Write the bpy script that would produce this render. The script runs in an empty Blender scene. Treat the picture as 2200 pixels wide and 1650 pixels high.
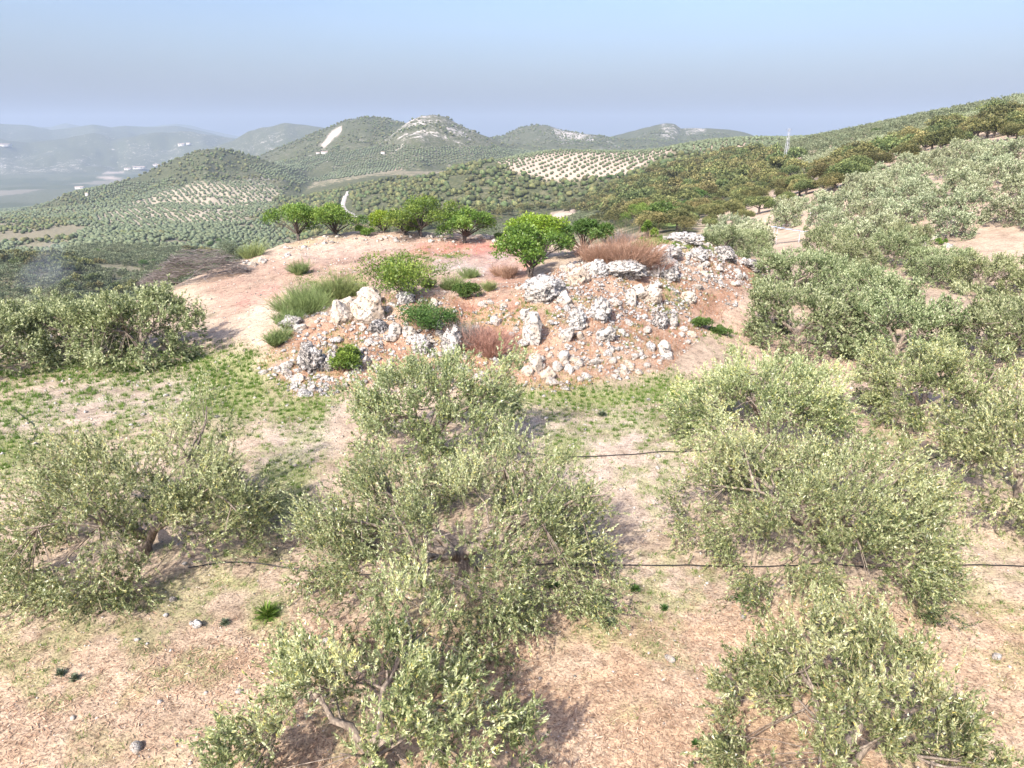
import bpy, bmesh, math, random
import numpy as np
from mathutils import Vector, Matrix

# ------------------------------------------------------------------ camera, sky, sun, exposure
SC = bpy.context.scene
COL = SC.collection
PITCH = math.radians(19.0)
CAM_Z = 10.5
FPX = 1527.0                       # focal length in pixels of a 2200 px wide picture
cam_data = bpy.data.cameras.new("camera")
cam_data.sensor_fit = 'HORIZONTAL'
cam_data.sensor_width = 36.0
cam_data.lens = 36.0 * FPX / 2200.0
cam_data.clip_start = 0.1
cam_data.clip_end = 60000.0
cam = bpy.data.objects.new("camera", cam_data)
cam.location = (0, 0, CAM_Z)
cam.rotation_euler = (math.radians(90) - PITCH, 0, 0)
COL.objects.link(cam)
SC.camera = cam

SUN_EL = math.radians(40)
SUN_AZ = math.atan2(-0.48, -0.88)  # from +Y towards +X: behind the camera, to the left
world = bpy.data.worlds.new("World")
SC.world = world
world.use_nodes = True
wn = world.node_tree.nodes
wl = world.node_tree.links
bg = wn['Background']
sky = wn.new('ShaderNodeTexSky')
sky.sky_type = 'NISHITA'
sky.sun_disc = False
sky.sun_elevation = SUN_EL
sky.sun_rotation = SUN_AZ
sky.altitude = 700
sky.air_density = 1.4
sky.dust_density = 9.0
sky.ozone_density = 8.0
tint_n = wn.new('ShaderNodeMix'); tint_n.data_type = 'RGBA'; tint_n.blend_type = 'MULTIPLY'; tint_n.inputs[0].default_value = 1.0
tint_n.inputs[7].default_value = (1.19, 1.035, 1.02, 1)      # faint violet cast of the hazy sky
wl.new(sky.outputs[0], tint_n.inputs[6])
# barely visible uneven haze in the sky
sn = wn.new('ShaderNodeTexNoise'); sn.inputs['Scale'].default_value = 2.2; sn.inputs['Detail'].default_value = 5.0
stc = wn.new('ShaderNodeTexCoord'); smp = wn.new('ShaderNodeMapping'); smp.inputs['Scale'].default_value = (1, 1, 5)
wl.new(stc.outputs['Generated'], smp.inputs[0]); wl.new(smp.outputs[0], sn.inputs['Vector'])
srm = wn.new('ShaderNodeMapRange'); srm.inputs[1].default_value = .35; srm.inputs[2].default_value = .7; srm.inputs[3].default_value = .985; srm.inputs[4].default_value = 1.05
wl.new(sn.outputs['Fac'], srm.inputs[0])
svm = wn.new('ShaderNodeVectorMath'); svm.operation = 'SCALE'
wl.new(tint_n.outputs[2], svm.inputs[0]); wl.new(srm.outputs[0], svm.inputs['Scale'])
wl.new(svm.outputs[0], bg.inputs[0])
bg.inputs[1].default_value = 0.15

sun_data = bpy.data.lights.new("sun", 'SUN')
sun_data.energy = 4.6
sun_data.angle = math.radians(1.2)
sun_data.color = (1.0, 0.945, 0.86)
sun = bpy.data.objects.new("sun", sun_data)
sdir = Vector((math.sin(SUN_AZ) * math.cos(SUN_EL), math.cos(SUN_AZ) * math.cos(SUN_EL), math.sin(SUN_EL)))
sun.rotation_euler = sdir.to_track_quat('Z', 'Y').to_euler()
sun.location = sdir * 100
COL.objects.link(sun)

SC.view_settings.view_transform = 'Standard'
SC.view_settings.look = 'None'
SC.view_settings.exposure = 0.95
SC.view_settings.gamma = 1.0
SC.view_settings.use_curve_mapping = False
cy = SC.cycles
cy.max_bounces = 5
cy.diffuse_bounces = 3
cy.glossy_bounces = 2
cy.transmission_bounces = 4
cy.transparent_max_bounces = 8
cy.volume_bounces = 1
cy.use_denoising = True
cy.sample_clamp_indirect = 6.0
cy.use_adaptive_sampling = True
cy.adaptive_threshold = 0.015

# ------------------------------------------------------------------ numeric helpers
CP, SP = math.cos(PITCH), math.sin(PITCH)


def project(x, y, z):
    """world -> pixel of the 2200x1650 photograph (used to decide what grows where)"""
    zz = z - CAM_Z
    d = y * CP - zz * SP
    u = y * SP + zz * CP
    d = np.maximum(d, 1e-3)
    return 1100 + FPX * x / d, 825 - FPX * u / d


def ray(px, py):
    dx = (px - 1100) / FPX
    dy = (825 - py) / FPX
    v = np.array([dx, CP + dy * SP, -SP + dy * CP])
    return v / np.linalg.norm(v)


def _hash(ix, iy, iz, seed):
    h = (ix.astype(np.uint32) * np.uint32(374761393) + iy.astype(np.uint32) * np.uint32(668265263)
         + iz.astype(np.uint32) * np.uint32(2147483647) + np.uint32(seed * 974711 + 13))
    h = (h ^ (h >> np.uint32(13))) * np.uint32(1274126177)
    h = (h ^ (h >> np.uint32(16))) * np.uint32(2246822519)
    h = h ^ (h >> np.uint32(15))
    return h.astype(np.float64) / 4294967295.0


def vnoise2(x, y, seed=0):
    x = np.asarray(x, float); y = np.asarray(y, float)
    fx = np.floor(x); fy = np.floor(y)
    ix = fx.astype(np.int64); iy = fy.astype(np.int64)
    tx = x - fx; ty = y - fy
    tx = tx * tx * (3 - 2 * tx); ty = ty * ty * (3 - 2 * ty)
    z = np.zeros_like(ix)
    a = _hash(ix, iy, z, seed); b = _hash(ix + 1, iy, z, seed)
    c = _hash(ix, iy + 1, z, seed); d = _hash(ix + 1, iy + 1, z, seed)
    return (a + (b - a) * tx) * (1 - ty) + (c + (d - c) * tx) * ty


def fbm2(x, y, octv=4, seed=0, gain=0.5):
    s = 0.0; a = 1.0; n = 0.0
    for o in range(octv):
        s = s + a * (vnoise2(x * 2 ** o + o * 17.3, y * 2 ** o - o * 9.1, seed + o) * 2 - 1)
        n += a
        a *= gain
    return s / n


def vnoise3(p, seed=0):
    f = np.floor(p); i = f.astype(np.int64); t = p - f
    t = t * t * (3 - 2 * t)
    r = 0.0
    for dx in (0, 1):
        wx = t[:, 0] if dx else 1 - t[:, 0]
        for dy in (0, 1):
            wy = t[:, 1] if dy else 1 - t[:, 1]
            for dz in (0, 1):
                wz = t[:, 2] if dz else 1 - t[:, 2]
                r = r + wx * wy * wz * _hash(i[:, 0] + dx, i[:, 1] + dy, i[:, 2] + dz, seed)
    return r * 2 - 1


def sstep(a, b, x):
    t = np.clip((x - a) / (b - a), 0, 1)
    return t * t * (3 - 2 * t)


def poly_sd(poly, x, y):
    """signed distance to polygon, negative inside"""
    P = np.asarray(poly, float)
    n = len(P)
    d = np.full(np.shape(x), 1e18)
    ins = np.zeros(np.shape(x), bool)
    for i in range(n):
        ax, ay = P[i]; bx, by = P[(i + 1) % n]
        ex, ey = bx - ax, by - ay
        wx, wy = x - ax, y - ay
        t = np.clip((wx * ex + wy * ey) / (ex * ex + ey * ey + 1e-12), 0, 1)
        qx, qy = wx - ex * t, wy - ey * t
        d = np.minimum(d, qx * qx + qy * qy)
        c = ((ay > y) != (by > y)) & (x < ex * (y - ay) / (ey if abs(ey) > 1e-9 else 1e-9) + ax)
        ins ^= c
    d = np.sqrt(d)
    return np.where(ins, -d, d)


# ------------------------------------------------------------------ terrain height
# near ground: thin plate spline through surveyed points (metres)
CTRL = []
for gx in (-44, -30, -18, -8, 2, 12, 22, 34, 46):
    for gy in (-12, 0, 9, 18, 26):
        CTRL.append((gx, gy, -0.02 * max(0, -gx - 20) - (1.2 if gx < -40 and gy > 10 else 0)))
CTRL += [(-12, 32.2, 0), (-9.4, 29.2, 0), (-7.9, 29.9, 0), (-4.3, 31.0, 0), (0, 30.4, 0), (2.1, 30.8, 0), (5.5, 32.5, 0),
         (8.4, 34.9, 0), (12.2, 41, 0), (18, 51, 0), (23, 60, 0),
         (-11.4, 34.6, .9), (-10.2, 36.0, 1.5), (-8.2, 37.6, 2.1), (-6.2, 38.6, 2.4), (-4.5, 38.4, 2.35), (-2.2, 37.0, 2.2), (0.6, 37.2, 2.4),
         (2.4, 39.6, 2.9), (5.0, 42.2, 3.3), (8.1, 44.4, 3.5), (12.0, 50.0, 3.9), (16.5, 53.5, 2.3), (10.8, 44.5, 2.0),
         (-2.5, 34, 1.2), (1, 33.8, 1.25), (4.5, 36.5, 1.7), (7.6, 40, 1.7), (-7, 34.4, 1.3),
         (0, 43, 2.2), (-5, 43, 2.0), (-10, 43, 1.6), (-14, 43, .9), (-18, 42, .25), (-16, 36, .1), (-21, 37, -.1),
         (5, 47, 3.0), (0, 50, 2.2), (-6, 50, 2.0), (-12, 50, 1.7), (-17, 50, 1.1), (-22, 50, .5), (-26, 50, -.2),
         (8, 54, 3.0), (1, 58, 2.1), (-6, 59, 2.0), (-13, 59, 1.9), (-19, 60, 1.7), (-24.5, 58, .5),
         (0, 66.0, 2.0), (-4.4, 67, 2.1), (-9, 68, 2.15), (-13.3, 68, 2.1), (-19.3, 66, 1.8), (-21, 62, 1.5),
         (6, 65, 1.3), (13, 60, 2.0), (12, 68, -.3), (4, 74, -1.6), (-5, 76, -2.6), (-14, 77, -3), (-24, 73, -3), (-30, 66, -4), (-32, 57, -3.2),
         (-29.5, 45, -1.4), (-27, 38, -.4), (-35, 40, -3), (-44, 40, -6), (-45, 55, -9), (-38, 70, -9), (-10, 90, -9), (-30, 90, -11), (8, 90, -5.5),
         (28, 40, -.1), (40, 45, .1), (50, 40, .3), (26, 50, -.2), (30, 62, -.4), (42, 60, .0), (22, 72, -.8), (34, 78, -.5), (50, 74, .7), (24, 90, -2.0), (45, 92, .6), (65, 70, 2.0),
         (65, 40, 1.0), (65, 10, .5), (-65, 10, -5), (-65, 50, -14), (-60, 80, -16)]
CTRL = np.array(CTRL, float)


def _U(r2):
    return np.where(r2 > 1e-12, 0.5 * r2 * np.log(np.maximum(r2, 1e-12)), 0)


_n = len(CTRL)
_K = _U((CTRL[:, None, 0] - CTRL[None, :, 0]) ** 2 + (CTRL[:, None, 1] - CTRL[None, :, 1]) ** 2) + np.eye(_n) * 6.0
_Pm = np.hstack([np.ones((_n, 1)), CTRL[:, :2]])
_A = np.zeros((_n + 3, _n + 3)); _A[:_n, :_n] = _K; _A[:_n, _n:] = _Pm; _A[_n:, :_n] = _Pm.T
_W = np.linalg.solve(_A, np.concatenate([CTRL[:, 2], np.zeros(3)]))


def near_height(x, y):
    out = np.empty(x.shape)
    for i in range(0, len(x), 20000):
        xs = x[i:i + 20000]; ys = y[i:i + 20000]
        out[i:i + 20000] = _U((xs[:, None] - CTRL[None, :, 0]) ** 2 + (ys[:, None] - CTRL[None, :, 1]) ** 2) @ _W[:_n] + _W[_n] + _W[_n + 1] * xs + _W[_n + 2] * ys
    return out


# far land: surveyed height profiles along bearings (columns) and distances (rows)
T_PX = [-500, 0, 200, 400, 600, 800, 1000, 1200, 1400, 1600, 1800, 2000, 2200, 2700]
T_D = [60, 80, 110, 150, 220, 320, 450, 650, 900, 1300, 1800, 2600, 4000, 6000, 9000, 15000]
T_Z = np.array([
    [-10, -12, -20, -32, -46, -54, -52, -78, -84, -98, -130, -185, -210, -200, -200, -220],
    [-6, -9, -17, -28, -43, -53, -49, -76, -82, -96, -130, -185, -210, -200, -200, -220],
    [-4, -7, -15, -27, -43, -57, -56, -70, -82, -90, -130, -185, -210, -200, -200, -220],
    [-1, -5, -13, -27, -45, -56, -63, -74, -82, -86, -120, -180, -210, -200, -200, -220],
    [1, -4, -14, -29, -48, -62, -75, -86, -84, -86, -92, -110, -200, -200, -200, -220],
    [2, -3, -13, -28, -46, -60, -64, -60, -54, -58, -46, -50, -180, -200, -200, -220],
    [2, -2, -11, -24, -40, -52, -52, -46, -22, -60, -42, -40, -160, -200, -200, -220],
    [2, -2, -8, -15, -24, -34, -42, -44, -7, -44, -50, -60, -150, -200, -200, -220],
    [1, -2, -5, -7.5, -13, -17, -18, -16, -3, -30, -60, -80, -140, -200, -200, -220],
    [0, -2.0, -4.2, -5.4, -7.5, -9, -7, 2, 10, -10, -60, -90, -140, -200, -200, -220],
    [0, -1.0, -1.8, -.2, 1.0, 3.0, 7, 16.5, 10, -20, -60, -90, -140, -200, -200, -220],
    [0.5, -.2, 1.2, 3.4, 7.5, 11.5, 20, 28, 15, -20, -60, -90, -140, -200, -200, -220],
    [1.5, 1.2, 3.8, 7.0, 12.5, 21, 30, 28, 10, -20, -60, -90, -140, -200, -200, -220],
    [3, 3.5, 7, 12, 20, 32, 44, 40, 20, -10, -60, -90, -140, -200, -200, -220]], float)
YC350 = CP + (825 - 350) / FPX * SP
T_A = np.array([math.atan2((p - 1100) / FPX, YC350) for p in T_PX])
T_L = np.log(np.array(T_D, float))


def _cubic_axis(xs, v, xq, axis):
    """monotone-ish Hermite interpolation along an axis"""
    v = np.moveaxis(v, axis, 0)
    m = np.zeros_like(v)
    h = np.diff(xs)
    s = np.diff(v, axis=0) / h.reshape(-1, *([1] * (v.ndim - 1)))
    m[1:-1] = 0.5 * (s[1:] + s[:-1])
    m[0] = s[0]; m[-1] = s[-1]
    k = np.clip(np.searchsorted(xs, xq) - 1, 0, len(xs) - 2)
    sh = (-1,) + (1,) * (v.ndim - 1)
    t = np.clip((xq - xs[k]) / h[k], 0, 1).reshape(sh)
    hk = h[k].reshape(sh)
    r = ((2 * t ** 3 - 3 * t ** 2 + 1) * v[k] + (t ** 3 - 2 * t ** 2 + t) * hk * m[k]
         + (-2 * t ** 3 + 3 * t ** 2) * v[k + 1] + (t ** 3 - t ** 2) * hk * m[k + 1])
    return np.moveaxis(r, 0, axis)


G_A = np.linspace(T_A[0], T_A[-1], 200)
G_L = np.linspace(T_L[0], T_L[-1], 220)
G_Z = _cubic_axis(T_L, _cubic_axis(T_A, T_Z, G_A, 0), G_L, 1)


def table_height(a, r):
    fa = np.clip((a - G_A[0]) / (G_A[-1] - G_A[0]) * 199, 0, 198.999)
    fl = np.clip((np.log(np.maximum(r, 1)) - G_L[0]) / (G_L[-1] - G_L[0]) * 219, 0, 218.999)
    i = fa.astype(int); j = fl.astype(int); u = fa - i; v = fl - j
    return (G_Z[i, j] * (1 - u) * (1 - v) + G_Z[i + 1, j] * u * (1 - v) + G_Z[i, j + 1] * (1 - u) * v + G_Z[i + 1, j + 1] * u * v)


# mountains: name, distance, front run, back run, crest (bearing column, row of the crest in the photograph), roughness
RIDGES = [
    ("scrub_hill", 1650, 520, 500, [(150, 415), (230, 399), (300, 378), (350, 354), (400, 332), (440, 320), (480, 321), (520, 329), (560, 342), (600, 356), (650, 385), (720, 430)], 5),
    ("scree_mountain", 2450, 900, 700, [(520, 350), (585, 324), (640, 300), (700, 276), (740, 260), (790, 251), (830, 253), (870, 263), (920, 285), (1000, 300), (1100, 330)], 10),
    ("rocky_peak", 2050, 520, 500, [(780, 325), (830, 300), (865, 270), (885, 257), (905, 249), (930, 246), (955, 249), (975, 260), (1000, 274), (1030, 288), (1060, 298), (1110, 320), (1180, 350)], 11),
    ("far_ridge", 2900, 900, 700, [(980, 320), (1040, 297), (1080, 291), (1110, 276), (1145, 267), (1180, 270), (1210, 280), (1250, 286), (1290, 291), (1340, 304), (1420, 330)], 10),
    ("wooded_mountain", 3500, 1000, 800, [(1240, 320), (1300, 297), (1350, 283), (1390, 273), (1430, 265), (1450, 266), (1462, 276), (1490, 275), (1530, 276), (1570, 279), (1600, 284), (1650, 300), (1750, 320), (1900, 330)], 12),
    ("blue_mountain", 5200, 1500, 1200, [(430, 325), (500, 302), (530, 283), (560, 274), (580, 272), (610, 264), (650, 268), (700, 275), (740, 290), (800, 310), (900, 330)], 18),
    ("foothill_range", 6900, 1300, 1300, [(-500, 318), (-200, 308), (0, 312), (70, 316), (130, 306), (190, 300), (250, 303), (310, 292), (360, 284), (400, 281), (440, 287), (490, 296), (540, 304), (600, 312), (680, 325)], 30),
    ("distant_range", 9000, 2600, 2000, [(-700, 255), (-400, 262), (-100, 258), (0, 264), (60, 268), (110, 279), (160, 273), (200, 268), (240, 274), (270, 270), (330, 273), (380, 270), (420, 278), (480, 292), (560, 305), (700, 318)], 45),
    ("farthest_range", 12500, 2500, 2500, [(-700, 280), (0, 281), (50, 272), (110, 273), (140, 265), (170, 269), (220, 278), (300, 273), (340, 270), (380, 266), (410, 269), (460, 282), (560, 300), (700, 305)], 30),
]
R_DATA = []
for nm, D, wf, wb, crest, rough in RIDGES:
    crest = [(crest[0][0] - 160, crest[0][1] + 90)] + crest + [(crest[-1][0] + 160, crest[-1][1] + 90)]
    c = np.array(crest, float)
    dyc = (825 - c[:, 1]) / FPX
    yc = CP + dyc * SP
    zc = -SP + dyc * CP
    aa = np.arctan2((c[:, 0] - 1100) / FPX, yc)
    el = zc / (yc / np.cos(aa))
    R_DATA.append((nm, D, wf, wb, aa, el, rough))


def terrain(x, y, want_id=False):
    x = np.asarray(x, float).ravel(); y = np.asarray(y, float).ravel()
    r = np.hypot(x, y); a = np.arctan2(x, y)
    z = np.zeros_like(x)
    wfar = sstep(74, 100, r)
    m = wfar < 1
    if m.any():
        xn, yn = x[m], y[m]
        zn = near_height(xn, yn)
        # knobbly relief on the mound, soft undulation elsewhere
        k = sstep(0.3, 1.6, zn)
        zn = zn + 0.10 * fbm2(xn * 0.35, yn * 0.35, 3, 5) + k * 0.22 * fbm2(xn * 0.9, yn * 0.9, 3, 9) + 0.03 * fbm2(xn * 1.7, yn * 1.7, 2, 3)
        z[m] = zn * (1 - wfar[m])
    mf = wfar > 0
    rid = np.full(x.shape, -1)
    if mf.any():
        xf, yf, rf, af = x[mf], y[mf], r[mf], a[mf]
        zb = table_height(af, rf)
        amp = np.clip((rf - 80) / 500, 0, 1) * 5 + np.clip((rf - 600) / 1500, 0, 1) * 8
        zb = zb + amp * fbm2(xf / 160, yf / 160, 4, 21) + np.clip((rf - 3000) / 3000, 0, 1) * 25 * fbm2(xf / 900, yf / 900, 4, 33)
        idx = np.full(xf.shape, -1)
        for q, (nm, D, wf_, wb_, aa, el, rough) in enumerate(R_DATA):
            e = np.interp(af, aa, el, left=-9, right=-9)
            inside = (e > -1) & (rf > D - wf_ * 1.2) & (rf < D + wb_ * 1.3)
            if not inside.any():
                continue
            xi, yi, ri, ai = xf[inside], yf[inside], rf[inside], af[inside]
            ci = CAM_Z + D * e[inside]
            # crest wanders in distance so that spurs run towards and away from the viewer
            Dc = D + 0.10 * wf_ * fbm2(ai * 26 + q * 7, ri * 0, 3, 40 + q)
            t = np.where(ri < Dc, (Dc - ri) / wf_, (ri - Dc) / wb_)
            spur = 0.22 * fbm2(ai * D / (0.30 * wf_), ri / (0.9 * wf_), 4, 50 + q) * np.clip(t * 2.2, 0, 1)
            tt = np.clip(np.sqrt(t * t + 0.0025) - 0.05 + spur, 0, 1.2)
            prof = np.where(tt < 1, 1 - 1.28 * tt + 0.28 * tt * tt, -(tt - 1) * 0.6)
            foot = zb[inside] - 6
            zi = foot + (ci - foot) * prof
            zi = zi + rough * fbm2(xi / (rough * 7.0), yi / (rough * 7.0), 5, 60 + q, 0.55) * np.clip(t * 4, 0.08, 1)
            b = zi > zb[inside]
            ii = np.where(inside)[0][b]
            zb[ii] = zi[b]; idx[ii] = q
        z[mf] += zb * wfar[mf]
        rid[mf] = idx
    if want_id:
        return z, rid
    return z


def tz(x, y):
    return float(terrain(np.array([x]), np.array([y]))[0])


def hit(px, py, rmin=4, rmax=14000):
    """where the sight line through a pixel of the photograph meets the land"""
    d = ray(px, py)
    h = math.hypot(d[0], d[1])
    rr = np.exp(np.linspace(math.log(rmin), math.log(rmax), 1500))
    x = d[0] / h * rr; y = d[1] / h * rr; zr = CAM_Z + d[2] / h * rr
    below = zr < terrain(x, y)
    if not below.any():
        return None
    i = int(np.argmax(below))
    lo, hi = rr[max(i - 1, 0)], rr[i]
    f = np.linspace(lo, hi, 40)
    x = d[0] / h * f; y = d[1] / h * f; zr = CAM_Z + d[2] / h * f
    zt = terrain(x, y)
    j = int(np.argmax(zr < zt)) if (zr < zt).any() else 39
    return float(x[j]), float(y[j]), float(zt[j])

# ------------------------------------------------------------------ mesh building
class MB:
    def __init__(self):
        self.v = []; self.f = []; self.t = []; self.n = 0

    def add(self, verts, faces, tint=0.5):
        verts = np.asarray(verts, float).reshape(-1, 3)
        self.v.append(verts)
        self.f.append(np.asarray(faces, int) + self.n)
        self.t.append(np.broadcast_to(np.asarray(tint, float), (len(verts),)))
        self.n += len(verts)

    def quads(self, P, tint):
        n = len(P)
        self.add(P.reshape(-1, 3), np.arange(n * 4).reshape(n, 4), np.repeat(np.broadcast_to(tint, (n,)), 4))

    def tris(self, P, tint):
        n = len(P)
        self.add(P.reshape(-1, 3), np.arange(n * 3).reshape(n, 3), np.repeat(np.broadcast_to(tint, (n,)), 3))

    def tube(self, pts, rad, sides=6, tint=0.5, rng=None, rough=0.0, cap=True):
        pts = np.asarray(pts, float); rad = np.asarray(rad, float)
        m = len(pts)
        tan = np.gradient(pts, axis=0)
        tan /= np.linalg.norm(tan, axis=1)[:, None] + 1e-9
        ref = np.array([0.31, 0.17, 0.93]) if abs(tan[0, 2]) < 0.8 else np.array([0.93, 0.31, 0.17])
        u = np.cross(tan, ref); u /= np.linalg.norm(u, axis=1)[:, None] + 1e-9
        w = np.cross(tan, u)
        ang = np.arange(sides) * 2 * math.pi / sides
        ring = np.cos(ang)[None, :, None] * u[:, None, :] + np.sin(ang)[None, :, None] * w[:, None, :]
        rr = rad[:, None] * np.ones((1, sides))
        if rng is not None and rough > 0:
            rr = rr * (1 + rough * rng.normal(size=rr.shape))
        V = (pts[:, None, :] + ring * rr[:, :, None]).reshape(-1, 3)
        i = np.arange(m - 1)[:, None] * sides; j = np.arange(sides)[None, :]; k = (j + 1) % sides
        F = np.stack([i + j, i + k, i + sides + k, i + sides + j], -1).reshape(-1, 4)
        self.add(V, F, tint)
        if cap:
            self.f.append((np.arange(sides) + (m - 1) * sides + self.n - m * sides)[None, :])

    def mesh(self, name, mat, smooth=False):
        me = bpy.data.meshes.new(name)
        V = np.concatenate(self.v); T = np.concatenate(self.t)
        loops = np.concatenate([f.ravel() for f in self.f])
        tot = np.concatenate([np.full(len(f), f.shape[1]) for f in self.f])
        me.vertices.add(len(V)); me.vertices.foreach_set("co", V.astype(np.float32).ravel())
        me.loops.add(len(loops)); me.loops.foreach_set("vertex_index", loops.astype(np.int32))
        me.polygons.add(len(tot))
        me.polygons.foreach_set("loop_start", np.concatenate([[0], np.cumsum(tot)[:-1]]).astype(np.int32))
        at = me.attributes.new("tint", 'FLOAT', 'POINT')
        at.data.foreach_set("value", T.astype(np.float32))
        me.update(calc_edges=True)
        if smooth:
            me.polygons.foreach_set("use_smooth", np.ones(len(tot), bool))
        me.materials.append(mat)
        return me


def link(name, data, parent=None, loc=None):
    o = bpy.data.objects.new(name, data)
    COL.objects.link(o)
    if parent is not None:
        o.parent = parent
    if loc is not None:
        o.location = loc
    return o


def tag(o, label, cat=None, group=None, kind=None):
    o['label'] = label
    if cat: o['category'] = cat
    if group: o['group'] = group
    if kind: o['kind'] = kind
    return o


def thing(name, label, cat, loc, rz=0.0, scale=1.0, group=None, tilt=(0, 0)):
    o = link(name, None, None, loc)
    o.rotation_euler = (tilt[0], tilt[1], rz)
    o.scale = (scale, scale, scale) if np.isscalar(scale) else scale
    o.empty_display_size = 0.2
    return tag(o, label, cat, group)


def unit(v):
    return v / (np.linalg.norm(v, axis=-1, keepdims=True) + 1e-9)


# ------------------------------------------------------------------ materials
def new_mat(name):
    m = bpy.data.materials.new(name); m.use_nodes = True
    nt = m.node_tree
    b = nt.nodes['Principled BSDF']
    return m, nt, b


def N(nt, t, **kw):
    n = nt.nodes.new(t)
    for k, v in kw.items():
        if k == 'inp':
            for a, b in v.items():
                n.inputs[a].default_value = b
        else:
            setattr(n, k, v)
    return n


def ramp(nt, stops, src):
    n = nt.nodes.new('ShaderNodeValToRGB')
    e = n.color_ramp.elements
    while len(e) < len(stops):
        e.new(0.5)
    for el, (p, c) in zip(e, stops):
        el.position = p
        el.color = (*c, 1) if len(c) == 3 else c
    nt.links.new(src, n.inputs[0])
    return n.outputs[0]


def mixc(nt, fac, a, b, mode='MIX'):
    n = nt.nodes.new('ShaderNodeMix'); n.data_type = 'RGBA'; n.blend_type = mode
    for i, s in ((0, fac), (6, a), (7, b)):
        if hasattr(s, 'is_linked') or hasattr(s, 'links'):
            nt.links.new(s, n.inputs[i])
        elif i == 0:
            n.inputs[0].default_value = s
        else:
            n.inputs[i].default_value = (*s, 1)
    return n.outputs[2]


def math_n(nt, op, a, b=None, clamp=False):
    n = nt.nodes.new('ShaderNodeMath'); n.operation = op; n.use_clamp = clamp
    for i, s in ((0, a), (1, b)):
        if s is None: continue
        if hasattr(s, 'links'):
            nt.links.new(s, n.inputs[i])
        else:
            n.inputs[i].default_value = s
    return n.outputs[0]


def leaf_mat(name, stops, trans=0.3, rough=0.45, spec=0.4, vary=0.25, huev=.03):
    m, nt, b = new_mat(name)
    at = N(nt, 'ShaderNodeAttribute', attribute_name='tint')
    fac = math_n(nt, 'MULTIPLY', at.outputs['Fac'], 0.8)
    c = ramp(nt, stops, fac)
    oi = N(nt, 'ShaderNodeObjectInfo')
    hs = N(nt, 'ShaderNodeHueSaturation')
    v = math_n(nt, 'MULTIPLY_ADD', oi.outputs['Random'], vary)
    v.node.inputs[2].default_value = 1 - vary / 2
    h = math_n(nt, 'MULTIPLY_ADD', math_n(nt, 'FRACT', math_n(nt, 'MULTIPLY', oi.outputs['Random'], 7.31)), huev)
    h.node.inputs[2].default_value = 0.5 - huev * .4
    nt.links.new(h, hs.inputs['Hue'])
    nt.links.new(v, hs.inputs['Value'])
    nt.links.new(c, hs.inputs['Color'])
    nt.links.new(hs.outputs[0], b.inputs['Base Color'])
    b.inputs['Roughness'].default_value = rough
    b.inputs['Specular IOR Level'].default_value = spec
    if trans > 0:
        t = N(nt, 'ShaderNodeBsdfTranslucent')
        tc = mixc(nt, 0.6, hs.outputs[0], (1.0, 1.0, 0.55), 'MULTIPLY')
        nt.links.new(tc, t.inputs[0])
        mx = N(nt, 'ShaderNodeMixShader', inp={0: trans})
        nt.links.new(b.outputs[0], mx.inputs[1]); nt.links.new(t.outputs[0], mx.inputs[2])
        nt.links.new(mx.outputs[0], nt.nodes['Material Output'].inputs[0])
    return m


M = {}
# tint 0..1 leaf, >1.1 twig (ramp position = tint*0.8)
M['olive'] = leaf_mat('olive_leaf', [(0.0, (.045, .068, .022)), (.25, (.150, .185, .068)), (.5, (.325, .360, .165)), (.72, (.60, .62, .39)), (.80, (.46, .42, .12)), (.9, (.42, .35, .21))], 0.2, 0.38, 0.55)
M['olive_far'] = leaf_mat('olive_leaf_far', [(0.0, (.075, .098, .048)), (.3, (.205, .238, .125)), (.55, (.370, .410, .245)), (.8, (.60, .63, .43)), (1.0, (.60, .62, .40))], 0.22, 0.45, 0.4)
M['olive_mid'] = leaf_mat('olive_leaf_mid', [(0.0, (.070, .095, .040)), (.25, (.155, .190, .080)), (.5, (.300, .340, .170)), (.75, (.50, .53, .34)), (.85, (.40, .38, .12))], 0.25, 0.5, 0.25)
M['olive_dist'] = leaf_mat('olive_leaf_distant', [(0.0, (.040, .055, .026)), (.3, (.100, .122, .060)), (.55, (.175, .205, .112)), (.8, (.29, .32, .195)), (1.0, (.31, .33, .20))], 0.1, 0.6, 0.25)  # darker copy: crown self-shadow put into the leaf colour of distant trees
M['oak'] = leaf_mat('holm_oak_leaf', [(0.0, (.034, .042, .016)), (.35, (.095, .108, .038)), (.6, (.205, .202, .074)), (.85, (.34, .31, .125)), (1.0, (.38, .32, .13))], 0.15, 0.6, 0.25, 0.75, .09)
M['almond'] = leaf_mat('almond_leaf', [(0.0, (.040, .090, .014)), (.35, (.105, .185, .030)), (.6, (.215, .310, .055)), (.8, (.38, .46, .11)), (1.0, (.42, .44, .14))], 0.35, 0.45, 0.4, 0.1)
M['almond_pale'] = leaf_mat('young_almond_leaf', [(0.0, (.08, .15, .015)), (.4, (.20, .32, .03)), (.7, (.36, .46, .06)), (1.0, (.45, .48, .10))], 0.35, 0.45, 0.4, 0.1)
M['bush'] = leaf_mat('green_bush_leaf', [(0.0, (.03, .065, .012)), (.4, (.075, .135, .028)), (.7, (.13, .20, .05)), (1.0, (.22, .24, .09))], 0.25, 0.5, 0.3, 0.2)
M['broom'] = leaf_mat('broom_stem', [(0.0, (.085, .115, .040)), (.4, (.185, .235, .085)), (.7, (.29, .33, .135)), (.85, (.40, .38, .18)), (1.0, (.48, .40, .22))], 0.15, 0.6, 0.2, 0.15)
M['redtwig'] = leaf_mat('dry_red_stem', [(0.0, (.20, .105, .075)), (.4, (.36, .205, .155)), (.7, (.48, .30, .235)), (1.0, (.56, .40, .32))], 0.12, 0.8, 0.1, 0.1)
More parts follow.
